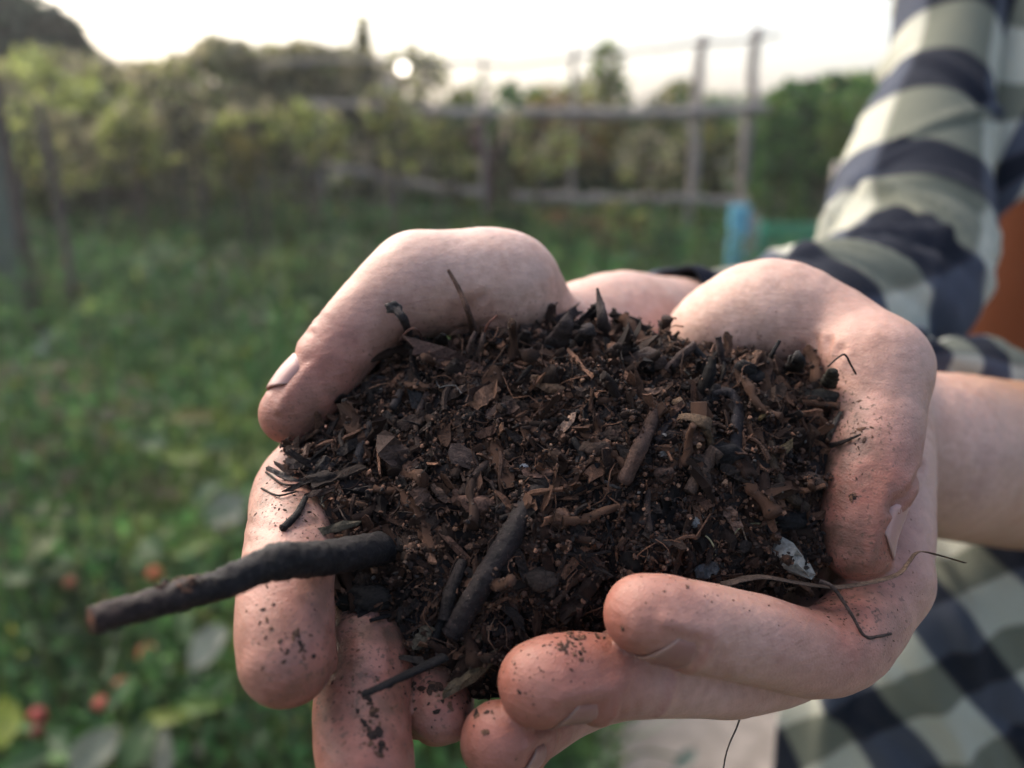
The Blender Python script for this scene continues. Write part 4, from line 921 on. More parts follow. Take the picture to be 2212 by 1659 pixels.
def p_crumb(sub, rng):
    V, F = ico(sub)
    V = V * (1 + .28 * rng.standard_normal((len(V), 1)))
    return V * np.array([1, rng.uniform(.6, .95), rng.uniform(.5, .9)]) * .5, [F]
def p_lump(rng):
    V, F = ico(2); o = rng.uniform(0, 50)
    V = V * (1 + .35 * noise3(V, 1.6, o) + .22 * noise3(V, 4.5, o))[:, None]
    return V * np.array([1, .8, .7]) * .5, [F]
def p_chip(rng, nx=7, ny=3, thick=.3, jag=.12):
    """splinter of wood along x, length 1, width 1, thickness thick: frayed ends"""
    x = np.linspace(-.5, .5, nx); y = np.linspace(-.5, .5, ny)
    X, Y = np.meshgrid(x, y, indexing='ij')
    ex = np.zeros_like(X); ex[0] = -np.abs(rng.normal(0, jag, ny)); ex[-1] = np.abs(rng.normal(0, jag, ny))
    w = 1 - .25 * np.abs(2 * x)[:, None] ** 3 * rng.uniform(.3, 1.6)
    bend = rng.uniform(-.1, .1) * (2 * X) ** 2
    top = np.stack([X + ex, Y * w + .05 * rng.standard_normal(X.shape) + bend, thick * (.5 + .35 * rng.standard_normal(X.shape)) + .1 * rng.uniform(-1, 1) * X ** 2], -1)
    bot = top.copy(); bot[..., 2] -= thick * (1 + .2 * rng.standard_normal(X.shape))
    V = np.concatenate([top.reshape(-1, 3), bot.reshape(-1, 3)]); n = nx * ny
    idx = np.arange(n).reshape(nx, ny); F = []
    a, b, c, d = idx[:-1, :-1], idx[1:, :-1], idx[1:, 1:], idx[:-1, 1:]
    q = np.stack([a, b, c, d], -1).reshape(-1, 4); F.append(q); F.append(q[:, ::-1] + n)
    loop = np.concatenate([idx[:, 0], idx[-1, 1:], idx[-2::-1, -1], idx[0, -2:0:-1]])
    l2 = np.roll(loop, -1)
    F.append(np.stack([l2, loop, loop + n, l2 + n], -1))
    return V, [np.concatenate(F)]
def p_twig(rng, sides=6, n=8, bendy=.12):
    t = np.linspace(-.5, .5, n)
    k = rng.uniform(-bendy, bendy, 4)
    path = np.stack([t, k[0] * np.sin(t * 3 + 1) + k[1] * np.sin(t * 9 + 2) * .5, k[2] * np.cos(t * 3.3) + k[3] * np.sin(t * 8) * .5], -1)
    rad = (1 - .5 * (t + .5) * rng.uniform(.2, 1)) * (1 + .15 * rng.standard_normal(n))
    return path, rad
def twig_mesh(rng, ratio, **kw):
    path, rad = p_twig(rng, **kw)
    return tube(path, rad * ratio * .5, 6, True, .07, rng)
def p_flake(rng, n=9, curl=.35):
    """scrap of leaf or bark, about 1 across"""
    a = np.sort(rng.uniform(0, 2 * np.pi, n)); r = rng.uniform(.3, .55, n)
    ring = np.stack([r * np.cos(a), .7 * r * np.sin(a)], -1)
    inner = ring * .5
    P2 = np.vstack([ring, inner, [[0, 0]]])
    z = curl * (P2[:, 0] ** 2 * rng.uniform(-1.5, 1.5) + P2[:, 1] ** 2 * rng.uniform(-2, 2)) + .03 * rng.standard_normal(len(P2))
    T = np.column_stack([P2, z]); B = T - np.array([0, 0, .045])
    V = np.vstack([T, B]); m = len(T); F4 = []; F3 = []
    for i in range(n):
        j = (i + 1) % n
        F4 += [(i, j, n + j, n + i), (m + j, m + i, m + n + i, m + n + j), (j, i, m + i, m + j)]
        F3 += [(n + i, n + j, 2 * n), (m + n + j, m + n + i, m + 2 * n)]
    return V, [np.array(F4), np.array(F3)]

def sample_heap(n, rng, lift=0.0, front_only=False):
    q = HV[HF]; a = .5 * np.linalg.norm(np.cross(q[:, 2] - q[:, 0], q[:, 3] - q[:, 1]), axis=1)
    cen = q.mean(1); nn = nrm(np.cross(q[:, 2] - q[:, 0], q[:, 3] - q[:, 1]))
    vis = (nn @ np.array([0, -.55, .83])) > -.35
    w = a * vis
    i = rng.choice(len(HF), n * 2, p=w / w.sum())
    uv = rng.random((len(i), 2, 1))
    p = (q[i, 0] * (1 - uv[:, 0]) + q[i, 1] * uv[:, 0]) * (1 - uv[:, 1]) + (q[i, 3] * (1 - uv[:, 0]) + q[i, 2] * uv[:, 0]) * uv[:, 1]
    keep = hands_sdf(p.astype(np.float32)) > .0012
    return p[keep][:n], nn[i][keep][:n]
class Gather:
    def __init__(self): self.V = []; self.F = {}; self.C = []; self.n = 0
    def add(self, V, Fs, col):
        self.V.append(V); c = np.broadcast_to(col, V.shape); self.C.append(c)
        for f in Fs:
            f = np.asarray(f); self.F.setdefault(f.shape[1], []).append(f + self.n)
        self.n += len(V)
    def many(self, proto, pos, Rm, sc, col):
        """proto (V,Fs) placed at pos (m,3) with rotation Rm (m,3,3), scale sc (m,3), colour col (m,3)"""
        V, Fs = proto; m = len(pos)
        if m == 0: return
        W = np.einsum('mij,mvj->mvi', Rm, V[None] * sc[:, None, :]) + pos[:, None, :]
        self.V.append(W.reshape(-1, 3)); self.C.append(np.repeat(col, len(V), 0))
        base = self.n + np.arange(m)[:, None, None] * len(V)
        for f in Fs:
            f = np.asarray(f); self.F.setdefault(f.shape[1], []).append((base + f[None]).reshape(-1, f.shape[1]))
        self.n += m * len(V)
    def out(self): return np.vstack(self.V), [np.vstack(v) for v in self.F.values()], np.vstack(self.C)
PAL = np.array([[.013,.0080,.0064],[.026,.0138,.0092],[.050,.0240,.0148],[.088,.042,.0245],[.135,.064,.037],[.19,.094,.055],[.28,.155,.092],[.11,.10,.092]])
def pick_cols(n, rng, w):
    w = np.array(w, float); c = PAL[rng.choice(len(PAL), n, p=w / w.sum())]
    return c * np.exp(rng.normal(0, .22, (n, 1)))
def rand_tangent(n, nn, rng, tilt):
    t = rng.standard_normal((n, 3)); z = nrm(nn + tilt * rng.standard_normal((n, 3)))
    return basis(z, t)
def scatter(g, proto_fn, n, size, rng, w, tilt=.5, sink=.0, protos=8, aspect=None, up=0.0):
    p, nn = sample_heap(n, rng); ps = [proto_fn(rng) for _ in range(protos)]
    k = rng.integers(0, protos, len(p)); s = size[0] * (size[1] / size[0]) ** (rng.random(len(p)) ** 1.8)
    cols = pick_cols(len(p), rng, w); Rm = rand_tangent(len(p), nn, rng, tilt)
    sc = np.repeat(s[:, None], 3, 1)
    if aspect is not None:
        sc[:, 1] *= rng.uniform(*aspect[0], len(p)); sc[:, 2] *= rng.uniform(*aspect[1], len(p))
    pos = p + nn * (s * sink + up * rng.random(len(p)) ** 2)[:, None]
    for i in range(protos):
        m = k == i
        g.many(ps[i], pos[m], Rm[m], sc[m], cols[m])
rg = np.random.default_rng(21)
g = Gather()
scatter(g, lambda r: p_crumb(0, r), 13000, (.0004, .0017), rg, [3,5,6,4,2,.8,.12,.06], 1, .25, up=.0030)
scatter(g, lambda r: p_crumb(1, r), 1300, (.0012, .0032), rg, [4,6,6,3,1.6,.5,.06,.05], 1, .15)
scatter(g, p_lump, 90, (.003, .007), rg, [3,5,5,3,1.5,.5,0,.05], .8, .15)
V, F, Cc = g.out(); place('crumbs', V, F, CRUMB_M, heap, cols=Cc, smooth=False)['kind'] = 'stuff'
g = Gather()
scatter(g, p_chip, 1700, (.0028, .0115), rg, [4,5,6,5,4,1.8,.25,.2], .6, .10, 16, aspect=((.10, .36), (.08, .22)))
scatter(g, lambda r: p_chip(r, 6, 3, .3, .2), 2600, (.0014, .0036), rg, [3,4,5,4,3,1.6,.5,.2], .8, .12, 10, aspect=((.2, .5), (.1, .3)))
scatter(g, lambda r: twig_mesh(r, .10), 800, (.004, .016), rg, [4,5,4,3,2,.8,.05,.05], .35, .05, 12)
scatter(g, lambda r: twig_mesh(r, .028, bendy=.3), 1000, (.004, .015), rg, [2,3,4,5,4,2.5,.7,.1], .45, .12, 12)
scatter(g, p_flake, 300, (.002, .0055), rg, [4,5,6,4,2,.5,.05,.15], .5, .05, 12)
V, F, Cc = g.out(); place('litter', V, F, WOOD_M, heap, cols=Cc, smooth=False)['kind'] = 'stuff'

# coarse pieces, each a part of the heap, jammed in at all angles
def coarse(name, protos, n, size, rng, w, tilt, sink, wid, thk):
    p, nn = sample_heap(n, rng); Rm = rand_tangent(len(p), nn, rng, tilt); sizes = size[0] * (size[1] / size[0]) ** (rng.random(len(p)) ** 1.3)
    meshes = []
    for (V, F) in protos:
        for _ in range(3):
            c = pick_cols(1, rng, w)[0][None] * np.exp(.4 * noise3(V * .012, 500, rng.uniform(0, 9)))[:, None]
            me = mesh_np(name, V, F, cols=c, smooth=name in ('twig', 'clod')); me.materials.append(WOOD_M); meshes.append(me)
    for i in range(len(p)):
        o = bpy.data.objects.new(name, meshes[rng.integers(len(meshes))]); C.objects.link(o); o.parent = heap
        s = sizes[i]; M = Matrix([list(r) for r in Rm[i] * np.array([s, s * rng.uniform(*wid), s * rng.uniform(*thk)])]).to_4x4()
        k = rng.integers(len(o.data.vertices), size=26); COARSE.append(np.array([M.to_3x3() @ o.data.vertices[int(q)].co for q in k]) + p[i] + nn[i] * s * sink)
        M.translation = Vector(p[i] + nn[i] * s * sink - HEAP_O); o.matrix_local = M
rc = np.random.default_rng(53); COARSE = []
def p_block(rng): return p_chip(rng, 8, 4, 1.0, .10)
def soil_twig(rng):
    path, rad = p_twig(rng, n=14, bendy=.10); V, F = tube(path, rad * .5 * .16, 9, True, .05, rng); return V + .012 * np.stack([noise3(V, 9, k) for k in (1, 2, 3)], -1), F
coarse('wood_chip', [p_block(rc) for _ in range(12)], 190, (.006, .016), rc, [2,4,6,6,5,2.2,.2,.1], .75, .10, (.11, .30), (.09, .22))
coarse('twig', [soil_twig(rc) for _ in range(10)], 130, (.008, .022), rc, [3,5,5,4,3,.9,.1,.05], .75, .12, (.7, 1.3), (.7, 1.3))
coarse('leaf_scrap', [p_flake(rc, 13, .9) for _ in range(10)], 46, (.006, .013), rc, [4,6,6,4,2,.4,0,.1], .8, .10, (.6, 1.1), (.8, 1.6))
coarse('clod', [p_lump(rc) for _ in range(10)], 70, (.005, .011), rc, [3,6,6,3,1,.2,0,0], .8, .08, (.7, 1.1), (.6, 1.1))
# fine soil sticking to the coarse pieces
g = Gather(); cp = np.vstack(COARSE); cp = cp[hands_sdf(cp.astype(np.float32)) > .0005]
for _ in range(8):
    q = cp[rc.random(len(cp)) < .125 * 1.6] + rc.normal(0, .0002, (1, 3)); n = len(q); q = q + rc.normal(0, .0003, (n, 3))
    g.many(p_crumb(0, rc), q, rand_tangent(n, np.tile([0, -.3, 1.0], (n, 1)), rc, 1.0), np.repeat(rc.uniform(.0004, .0013, (n, 1)), 3, 1), pick_cols(n, rc, [4,6,6,3,1.2,.3,.04,.04]))
V, F, Cc = g.out(); place('clinging_soil', V, F, CRUMB_M, heap, cols=Cc, smooth=False)['kind'] = 'stuff'
# pieces one can pick out, each laid where the photograph shows it ---------------------------------
def on_heap(x, y, lift=0.0, fallback=.2):
    o = Vector(CAM); r = Vector(ray(x, y)); h = HEAP_BVH.ray_cast(o, r)
    hh = HAND_BVH.ray_cast(o, r)
    c = [q for q in (h, hh) if q[0] is not None]
    if not c: return P(x, y, fallback), np.array(cv(0, .5, .9))
    q = min(c, key=lambda k: k[3])
    n = np.array(q[1]); n = n if np.dot(n, ray(x, y)) < 0 else -n
    return np.array(q[0]) + n * lift, n
def mpp(p): return np.dot(np.asarray(p) - CAM, FWD) / FPX
def straight(x0, y0, x1, y1, lift, dd=(0, 0)):
    a, n0 = on_heap(x0, y0, lift); b, n1 = on_heap(x1, y1, lift)
    a = a - ray(x0, y0) * dd[0]; b = b - ray(x1, y1) * dd[1]
    return a, b, nrm(n0 + n1)
def chip_at(name, x0, y0, x1, y1, w, col, rng, thick=.45, lift=.5, dd=(0, 0), fn=p_chip, parent=heap, label=None):
    a, b, n = straight(x0, y0, x1, y1, 0, dd); n = nrm(n * .5 - ray(x0, y0) * .9); L = np.linalg.norm(b - a); W = w * mpp((a + b) / 2)
    V, F = fn(rng)
    M = basis(n[None], (b - a)[None])[0]
    V = (V * np.array([max(L, W * .6), W, W * thick / (.3 if fn is p_chip else 1)])) @ M.T + (a + b) / 2 + n * (W * lift + .0011)
    c = np.array(col)[None] * np.exp(.35 * noise3(V, 700, w))[:, None]
    o = place(name, V, F, WOOD_M, parent, cols=c, smooth=fn is p_lump, origin=None)
    return tag(o, label) if label else o
def tube_at(name, pts, w0, w1, col, rng, lift=.5, parent=heap, sides=8, n=None, rough=.03, m=None, depth=None, flat=1.0, cat=None, label=None, twist=0.0):
    """pts: px,py or px,py,+towards viewer in metres"""
    q = []
    for k in pts:
        p, nn = on_heap(k[0], k[1], 0)
        if depth is not None: p = P(k[0], k[1], depth)
        if len(k) > 2 and k[2] is not None: p = P(k[0], k[1], k[2]) if k[2] > .1 else p - ray(k[0], k[1]) * k[2]
        q.append(p)
    q = np.array(q); path = catmull(q, n or max(14, 8 * len(q))); s = np.linspace(0, 1, len(path))
    mp = np.array([mpp(p) for p in path])
    rad = (w0 + (w1 - w0) * s) * .5 * mp * (1 + rough * 2 * noise3(path, 260, w0) + rough * 2 * noise3(path, 700, w1))
    path = path - nrm(path - CAM) * (rad * lift * 2 + (.0010 if parent is heap else 0))[:, None]
    V, F = tube(path, rad, sides, True, min(rough, .06), rng, flat, twist)
    c = np.array(col)[None] * np.exp(.45 * noise3(V, 420, w0) + .25 * noise3(V, 1500, w0))[:, None]
    o = place(name, V, F, m or WOOD_M, parent, cols=c, smooth=True)
    if parent is None: tag(o, label, cat)
    elif label: tag(o, label)
    return o
def bark_mat(name, c1, c2, s=260):
    m, nt, b = mat(name, .5, .2); n = noise_node(nt, s, 8, .75)
    tc = nt.nodes.new('ShaderNodeTexCoord'); w = nt.nodes.new('ShaderNodeTexVoronoi'); w.inputs['Scale'].default_value = 900; nt.links.new(tc.outputs['Object'], w.inputs['Vector'])
    a = nt.nodes.new('ShaderNodeVertexColor'); a.layer_name = 'Col'
    c = ramp(nt, n.outputs[0], [(.3, c1), (.7, c2)]).outputs[0]
    dots = math_node(nt, 'LESS_THAN', w.outputs['Distance'], .16)
    c = mixc(nt, math_node(nt, 'MULTIPLY', dots, .35), c, (.14, .115, .10))
    nt.links.new(mixc(nt, 1.0, c, a.outputs[0], 'MULTIPLY'), b.inputs['Base Color'])
    bump(nt, b, math_node(nt, 'ADD', n.outputs[0], math_node(nt, 'MULTIPLY', dots, .3)), .9, .0009); return m
STICK_M = bark_mat('dark wet bark', (.0055, .0052, .006), (.019, .0155, .0155), 700)
BLK, DRK, BRN, RED, TAN, PALE, GRY = (.012,.010,.010), (.028,.019,.015), (.058,.034,.024), (.105,.052,.034), (.21,.115,.066), (.38,.23,.155), (.10,.10,.10)
rp = np.random.default_rng(77)
for x0,y0,x1,y1,w,col in [
    (922,772,1042,808,42,(.085,.045,.034)),(1148,818,1208,842,26,TAN),(1024,880,1064,848,32,(.17,.085,.05)),(1206,940,1240,904,18,PALE),
    (1396,852,1440,847,14,(.30,.17,.11)),(834,972,892,1024,52,(.075,.045,.034)),(1138,1024,1186,1026,20,(.16,.085,.06)),    (860,930,930,900,26,BRN),(1100,765,1170,785,16,(.10,.055,.04)),(1180,790,1240,775,14,RED),
    (1190,742,1235,748,22,GRY),(1196,766,1236,772,14,(.22,.21,.20)),(1090,870,1140,890,26,BRN),(960,870,1010,840,20,BRN),(740,985,780,955,22,DRK),
    (900,1060,930,1092,34,(.11,.06,.042)),(935,1050,965,1082,18,(.12,.068,.046)),(1250,850,1300,862,18,BRN),(1300,830,1340,850,18,(.08,.042,.03)),(1060,900,1110,885,30,(.07,.04,.03)),
    (1500,990,1520,1040,26,DRK),(1570,1100,1592,1140,24,(.12,.07,.05)),(1640,870,1680,850,30,BRN),(1560,1010,1610,1040,22,DRK),(1230,1120,1260,1170,20,DRK),
    (640,1010,690,1000,22,(.10,.07,.055)),(590,1030,640,1040,12,(.16,.125,.10)),(620,1060,670,1046,10,DRK),(660,1075,720,1060,14,BRN),(680,1150,735,1142,18,(.13,.10,.062)),
    (960,1160,1010,1210,16,RED),(1110,1180,1130,1240,20,DRK),(1160,1130,1150,1190,14,BRN),(1010,1100,1060,1080,18,BRN),(1390,1150,1440,1180,22,DRK),(1240,1190,1300,1240,24,DRK),
    (1500,1240,1540,1225,30,(.06,.06,.062)),(1060,1280,1120,1330,20,DRK),(1100,1300,1130,1380,18,BRN),(860,1330,900,1300,24,DRK),(900,1390,930,1350,26,(.095,.075,.05)),
    (960,1500,1060,1420,30,(.12,.085,.05)),(1000,1395,1050,1370,16,(.10,.07,.045)),(1070,1370,1100,1360,14,DRK),(780,1320,830,1290,26,BLK),(1480,800,1530,812,14,BRN),
    (1290,950,1330,930,18,BRN),(1130,960,1170,940,16,BRN),(1180,900,1215,875,14,RED),(1040,940,1075,925,18,RED),(990,900,1000,950,14,BRN),(1440,900,1470,880,16,RED)]:
    chip_at('wood_chip', x0, y0, x1, y1, w, col, rp)
for x,y,w,h,col in [(1392,785,88,66,(.062,.038,.029)),(1030,1095,58,56,(.14,.072,.05)),(1436,1030,46,54,(.075,.042,.03)),(1742,1040,50,46,(.085,.05,.034)),
    (1465,872,26,28,(.27,.16,.09)),(1100,985,30,26,BRN),(800,1290,90,70,(.026,.021,.018)),(930,1130,50,40,BRN),(870,1180,46,40,DRK),(1500,700+430,24,28,(.2,.19,.18)),
    (760,1300,60,56,(.02,.017,.015)),(1290,970,60,44,BRN),(1600,1180,40,36,DRK),(1170,1250,70,60,(.05,.034,.026)),(1750,860,60,50,(.03,.026,.02)),(1560,980,70,60,BLK),
    (1250,760,60,44,DRK),(890,740,50,40,DRK),(1640,820,60,40,BLK),(1700,1120,70,60,BLK),(1130,1010,16,16,(.42,.42,.42)),(700,1035,60,40,DRK)]:
    chip_at('clod', x - w / 2, y, x + w / 2, y, h, col, rp, thick=.9, lift=.15, fn=p_lump)
for x0,y0,x1,y1,w,col in [(950,985,1045,1010,84,(.062,.038,.030)),(880,860,930,890,60,(.03,.026,.025)),(830,880,860,930,36,DRK),(1090,930,1150,960,60,(.034,.022,.018)),(1490,905,1540,950,60,(.12,.075,.05)),
    (600,1005,650,1035,44,(.085,.052,.04)),(1280,900,1330,890,44,DRK),(1640,1000,1700,960,46,(.15,.10,.05)),(1190,720,1236,680,52,(.05,.034,.03)),(1700,1090,1750,1130,46,(.05,.036,.024)),(1330,960,1370,990,40,DRK),
    (1050,720,1100,740,30,DRK),(800,830,850,820,50,(.03,.024,.022)),(1400,1090,1450,1110,40,DRK),(850,1420,920,1440,44,(.04,.03,.024)),(1000,1230,1060,1260,40,DRK)]:
    chip_at('leaf_scrap', x0, y0, x1, y1, w, col, rp, thick=.8, lift=.25, fn=p_flake)
for pts, w0, w1, col in [
    ([(905,975),(902,905),(922,848)],18,12,(.055,.034,.027)),([(848,882),(880,820),(912,756)],18,13,(.045,.034,.032)),([(772,1002),(780,965),(800,915)],26,18,(.04,.032,.03)),([(815,975),(830,940),(838,905)],13,9,DRK),
    ([(998,1072),(1030,1020),(1075,985),(1112,968)],26,7,(.07,.042,.03)),([(1040,1012),(1080,990),(1104,998)],9,4,(.07,.042,.03)),([(1238,948),(1262,990),(1270,1052)],17,8,BLK),([(1290,1000),(1285,1030),(1270,1062)],12,7,BLK),
    ([(1305,1040),(1330,1052),(1350,1055)],9,6,(.10,.08,.07)),([(1346,1042),(1378,975),(1402,925),(1416,888)],34,26,(.085,.047,.034)),([(1488,1064),(1512,1020),(1548,972)],26,36,(.10,.062,.045)),
    ([(1600,980),(1622,1010),(1640,1045)],26,18,DRK),([(1665,955),(1672,1010),(1698,1062),(1740,1100)],20,26,(.066,.043,.028)),([(1440,802),(1470,770,.2105),(1502,743,.2105)],24,15,(.058,.036,.03)),
    ([(1436,808),(1410,828),(1395,850)],12,18,DRK),([(1525,812),(1522,780,.2115),(1500,754,.2115)],14,17,BLK),([(1564,800),(1556,755,.2125),(1551,728,.2125)],15,14,(.03,.018,.016)),([(1656,802),(1668,766,.2125),(1684,736,.2125)],12,8,BLK),
    ([(1640,905),(1672,880),(1690,850)],9,7,(.24,.15,.06)),([(1690,905),(1715,890),(1738,868)],8,6,(.13,.055,.035)),([(1770,905),(1785,880),(1790,850)],10,8,(.2,.13,.06)),([(1786,955),(1800,920),(1816,890)],14,9,(.15,.115,.085)),
    ([(1795,962),(1820,955),(1860,938)],12,4,DRK),([(1030,785),(1040,745,.211),(1046,718,.211)],13,10,(.10,.06,.045)),([(1005,785),(1018,740,.211),(1028,716,.211)],14,11,(.075,.045,.036)),([(1040,750),(1052,705,.211),(1074,681,.211)],6,5,(.16,.06,.04)),
    ([(860,740),(885,712,.2085),(905,716,.2085),(918,750)],6,5,(.13,.06,.045)),([(610,1142),(640,1112),(660,1075)],18,12,BLK),([(565,1055),(600,1070),(640,1062)],5,4,DRK),([(575,1020),(610,1045),(650,1048)],6,4,DRK),
    ([(720,1105),(760,1085),(800,1082),(830,1062)],8,6,BRN),([(1080,1120),(1120,1105),(1150,1085)],12,9,DRK),([(1190,1290),(1210,1230),(1240,1160)],14,9,(.05,.03,.022)),([(960,1340),(970,1290),(1000,1210)],34,24,(.028,.020,.017)),([(930,1400),(960,1330),(985,1275)],22,16,BLK),
    ([(1480,1150),(1520,1120),(1600,1110)],8,6,DRK),([(1400,1060),(1398,1100),(1404,1150)],14,16,(.05,.03,.023)),([(1330,1060),(1310,1110),(1325,1180)],10,8,BLK),([(1460,1120),(1490,1160),(1500,1220)],12,9,DRK),([(1180,960),(1200,990),(1190,1040)],7,6,BRN),
    ([(1040,880),(1080,862),(1130,870)],8,6,RED),([(960,830),(1000,825),(1060,835)],6,5,BRN),([(1110,790),(1150,800),(1180,812)],7,5,RED),([(1240,880),(1290,872),(1340,840)],9,7,(.06,.035,.028)),([(1340,810),(1370,850),(1400,862)],7,5,BRN),
    ([(860,1010),(870,1050),(860,1100)],9,7,DRK),([(1060,1040),(1075,1080),(1070,1130)],9,7,(.055,.033,.025)),([(800,1340),(850,1330),(900,1345)],9,7,BLK),([(1200,1190),(1260,1200),(1320,1190)],11,8,DRK),([(1340,1200),(1370,1170),(1440,1215)],9,6,BRN),
    ([(1600,1180),(1630,1220),(1660,1260)],8,6,BLK),([(1700,1180),(1720,1130),(1710,1080)],7,6,DRK)]:
    tube_at('twig', pts, w0, w1, col, rp, rough=.05, sides=8)
for pts, w0, w1 in [([(1418,952),(1450,905),(1500,868),(1556,842)],16,24),([(1535,850),(1575,848),(1594,880),(1592,930),(1588,985)],40,50)]:
    tube_at('bark_strip', pts, w0, w1, (1.5,1.3,1.25), rp, sides=16, rough=.05, n=50, m=STICK_M, flat=.5, lift=.1)
for pts, w0, w1, fl, col in [([(1200,745),(1222,705,.2145),(1233,674,.2145)],52,16,.35,(.05,.033,.028)),([(1255,745),(1270,715,.2135),(1266,700,.2135)],44,20,.4,(.032,.024,.022)),([(1330,765),(1345,745,.2115)],40,24,.4,(.045,.028,.022)),
    ([(1715,800),(1722,776,.2085),(1716,770,.2085)],40,26,.5,(.025,.021,.02)),([(1790,830),(1800,800,.207)],34,22,.6,(.03,.026,.018)),([(1610,800),(1618,782,.211)],50,30,.6,(.022,.018,.017)),([(950,745),(958,722,.2115)],40,14,.4,DRK),([(1130,745),(1138,716,.213)],36,18,.5,DRK)]:
    tube_at('bark_strip', pts, w0, w1, col, rp, sides=10, rough=.09, n=24, flat=fl)
FIB = (.34,.29,.16)
for pts, w, col in [([(1580,1180),(1588,1150),(1612,1133),(1660,1130),(1716,1124)],5,FIB),([(1602,1138),(1620,1190),(1636,1238)],4,(.22,.15,.10)),([(1510,1146),(1535,1168),(1546,1195),(1540,1206)],4,FIB),
    ([(700,1095),(695,1080),(705,1062),(722,1062)],4,(.28,.24,.17)),([(1478,800),(1492,815),(1488,845)],4,(.2,.17,.13)),([(1320,904),(1345,904),(1378,912)],3,(.26,.22,.15)),([(1410,866),(1450,858),(1490,852)],3,(.12,.08,.06)),
    ([(900,848),(930,880),(960,935)],4,(.12,.07,.05)),([(728,1090),(745,1120),(760,1140)],4,(.2,.13,.09)),([(760,1060),(800,1050),(850,1065)],3,(.15,.10,.07)),([(1700,1010),(1735,1030),(1765,1028)],3,(.12,.08,.06)),([(1120,920),(1150,950),(1190,980)],3,(.13,.08,.06)),
    ([(830,1120),(860,1105),(905,1110)],3,(.17,.11,.08)),([(1560,1290-40),(1540,1210),(1520,1180)],3,(.16,.12,.09)),([(1250,810),(1290,800),(1330,812)],3,(.15,.09,.07))]:
    tube_at('root_fibre', pts, w, w * .8, col, rp, sides=5, rough=.03, n=20, lift=1.2)
# hollow brown husk: open cup of rotting stem
c0, n0 = on_heap(1500, 935); mp0 = mpp(c0); ax = nrm(cv(-.55, -.5, .75)); th = np.linspace(0, 2 * np.pi, 18)[:-1]
e1 = nrm(np.cross(ax, [0, 0, 1])); e2 = np.cross(ax, e1); Vh = []
for k, (h, r_) in enumerate([(-30, 30), (-8, 44), (14, 42), (15, 36), (-6, 36), (-22, 22)]):
    rr = (r_ * (1 + .09 * rp.standard_normal(17))) * mp0
    Vh.append(c0 + ax * (h + 4 * rp.standard_normal((17, 1))) * mp0 + rr[:, None] * (np.cos(th)[:, None] * e1 + np.sin(th)[:, None] * e2))
Vh = np.vstack(Vh); k = np.arange(17); Fh = np.vstack([np.stack([i * 17 + k, i * 17 + (k + 1) % 17, (i + 1) * 17 + (k + 1) % 17, (i + 1) * 17 + k], -1) for i in range(5)])
place('stem_husk', Vh, Fh, WOOD_M, heap, cols=np.array([.10, .062, .036])[None] * np.exp(.4 * noise3(Vh, 500))[:, None])

# larger things lying in or on the heap: each its own object ------------------------------------
st = catmull([P(195,1343,.132), P(300,1312,.1375), P(400,1284,.143), P(480,1262,.1475), P(560,1226,.1525), P(610,1212,.1555), P(700,1206,.166), P(790,1190,.179), P(870,1178,.196)], 150)
s_ = np.linspace(0, 1, 150); wpx = np.interp(s_, [0, .2, .4, .52, .58, .7, 1], [62, 63, 67, 74, 86, 76, 70])
rad = wpx * .5 * np.array([mpp(p) for p in st]) * (1 + .018 * noise3(st, 330) + .014 * noise3(st, 900))
V, F = tube(st, rad, 36, True, .008, rp)
axis_i = np.minimum(np.arange(len(V)) // 36, 149); out = nrm(V - st[axis_i] + 1e-9)
q = V * 1.0; V = V + out * (.00022 * noise3(q, 900) + .00018 * noise3(q, 2200, 4) + .00045 * np.clip(noise3(q, 420, 9) - .35, 0, 1))[:, None]
V[-2:] += .0003
cc = np.exp(.3 * noise3(q, 300) + .3 * noise3(q, 1200, 3))[:, None] * np.ones(3)
e = np.clip(1 - axis_i / 50, 0, 1)[:, None]; cc = cc * (1 + e * np.array([1.6, .85, .5])); cc[-2] = cc[:36].mean(0) * np.array([4.5, 2.8, 1.8]); cc[:36] *= np.array([1.6, 1.3, 1.1])
tag(place('stick', V, F, STICK_M, None, cols=cc), 'thick dark wet stick poking out of the compost to the left across the index finger', 'stick')
# soil caught on the stick's knee
g = Gather()
for _ in range(90):
    t = rp.uniform(.46, .66); i = int(t * 69); p = st[i] + (UP * rp.uniform(.5, 1.0) - FWD * rp.uniform(-.2, .6)) * rad[i] * 1.0 + RIGHT * rp.normal(0, .0012)
    Vc, Fc = p_crumb(0, rp); g.add(Vc * rp.uniform(.0006, .0018) + p, Fc, PAL[rp.integers(0, 5)])
V, F, Cc = g.out(); tag(place('crumbs', V, F, CRUMB_M, None, cols=Cc, smooth=False), 'dark soil crumbs caught on the knee of the thick stick', 'soil', kind='stuff')
tube_at('broken_branch', [(1185,1035,.0),(1135,1105,.002),(1085,1190,.004),(1030,1280,.005),(975,1372,.004)], 56, 50, (1.3,1.05,.95), rp, parent=None, m=STICK_M, sides=22, rough=.03, n=90, lift=-.25, cat='stick', label='straight dark branch piece lying down the front of the compost')
tube_at('upright_twig', [(1024,722),(1012,676,.2115),(994,630,.2115),(968,583,.2125)], 17, 8, (.10,.052,.036), rp, parent=None, cat='twig', label='thin reddish brown twig standing tallest before the left palm')
o = tube_at('bud_twig', [(884,722),(872,690,.2085),(856,668,.209)], 17, 20, (.038,.030,.028), rp, parent=None, cat='twig', label='dark twig with a knobbly bud end rising beside the left thumb')
b_, f_ = p_lump(rp); bp = P(851, 664, .2086); b_ = b_ * 34 * mpp(bp) + bp
place('bud', b_, f_, WOOD_M, o, cols=np.tile([.05, .043, .04], (len(b_), 1)), smooth=True)
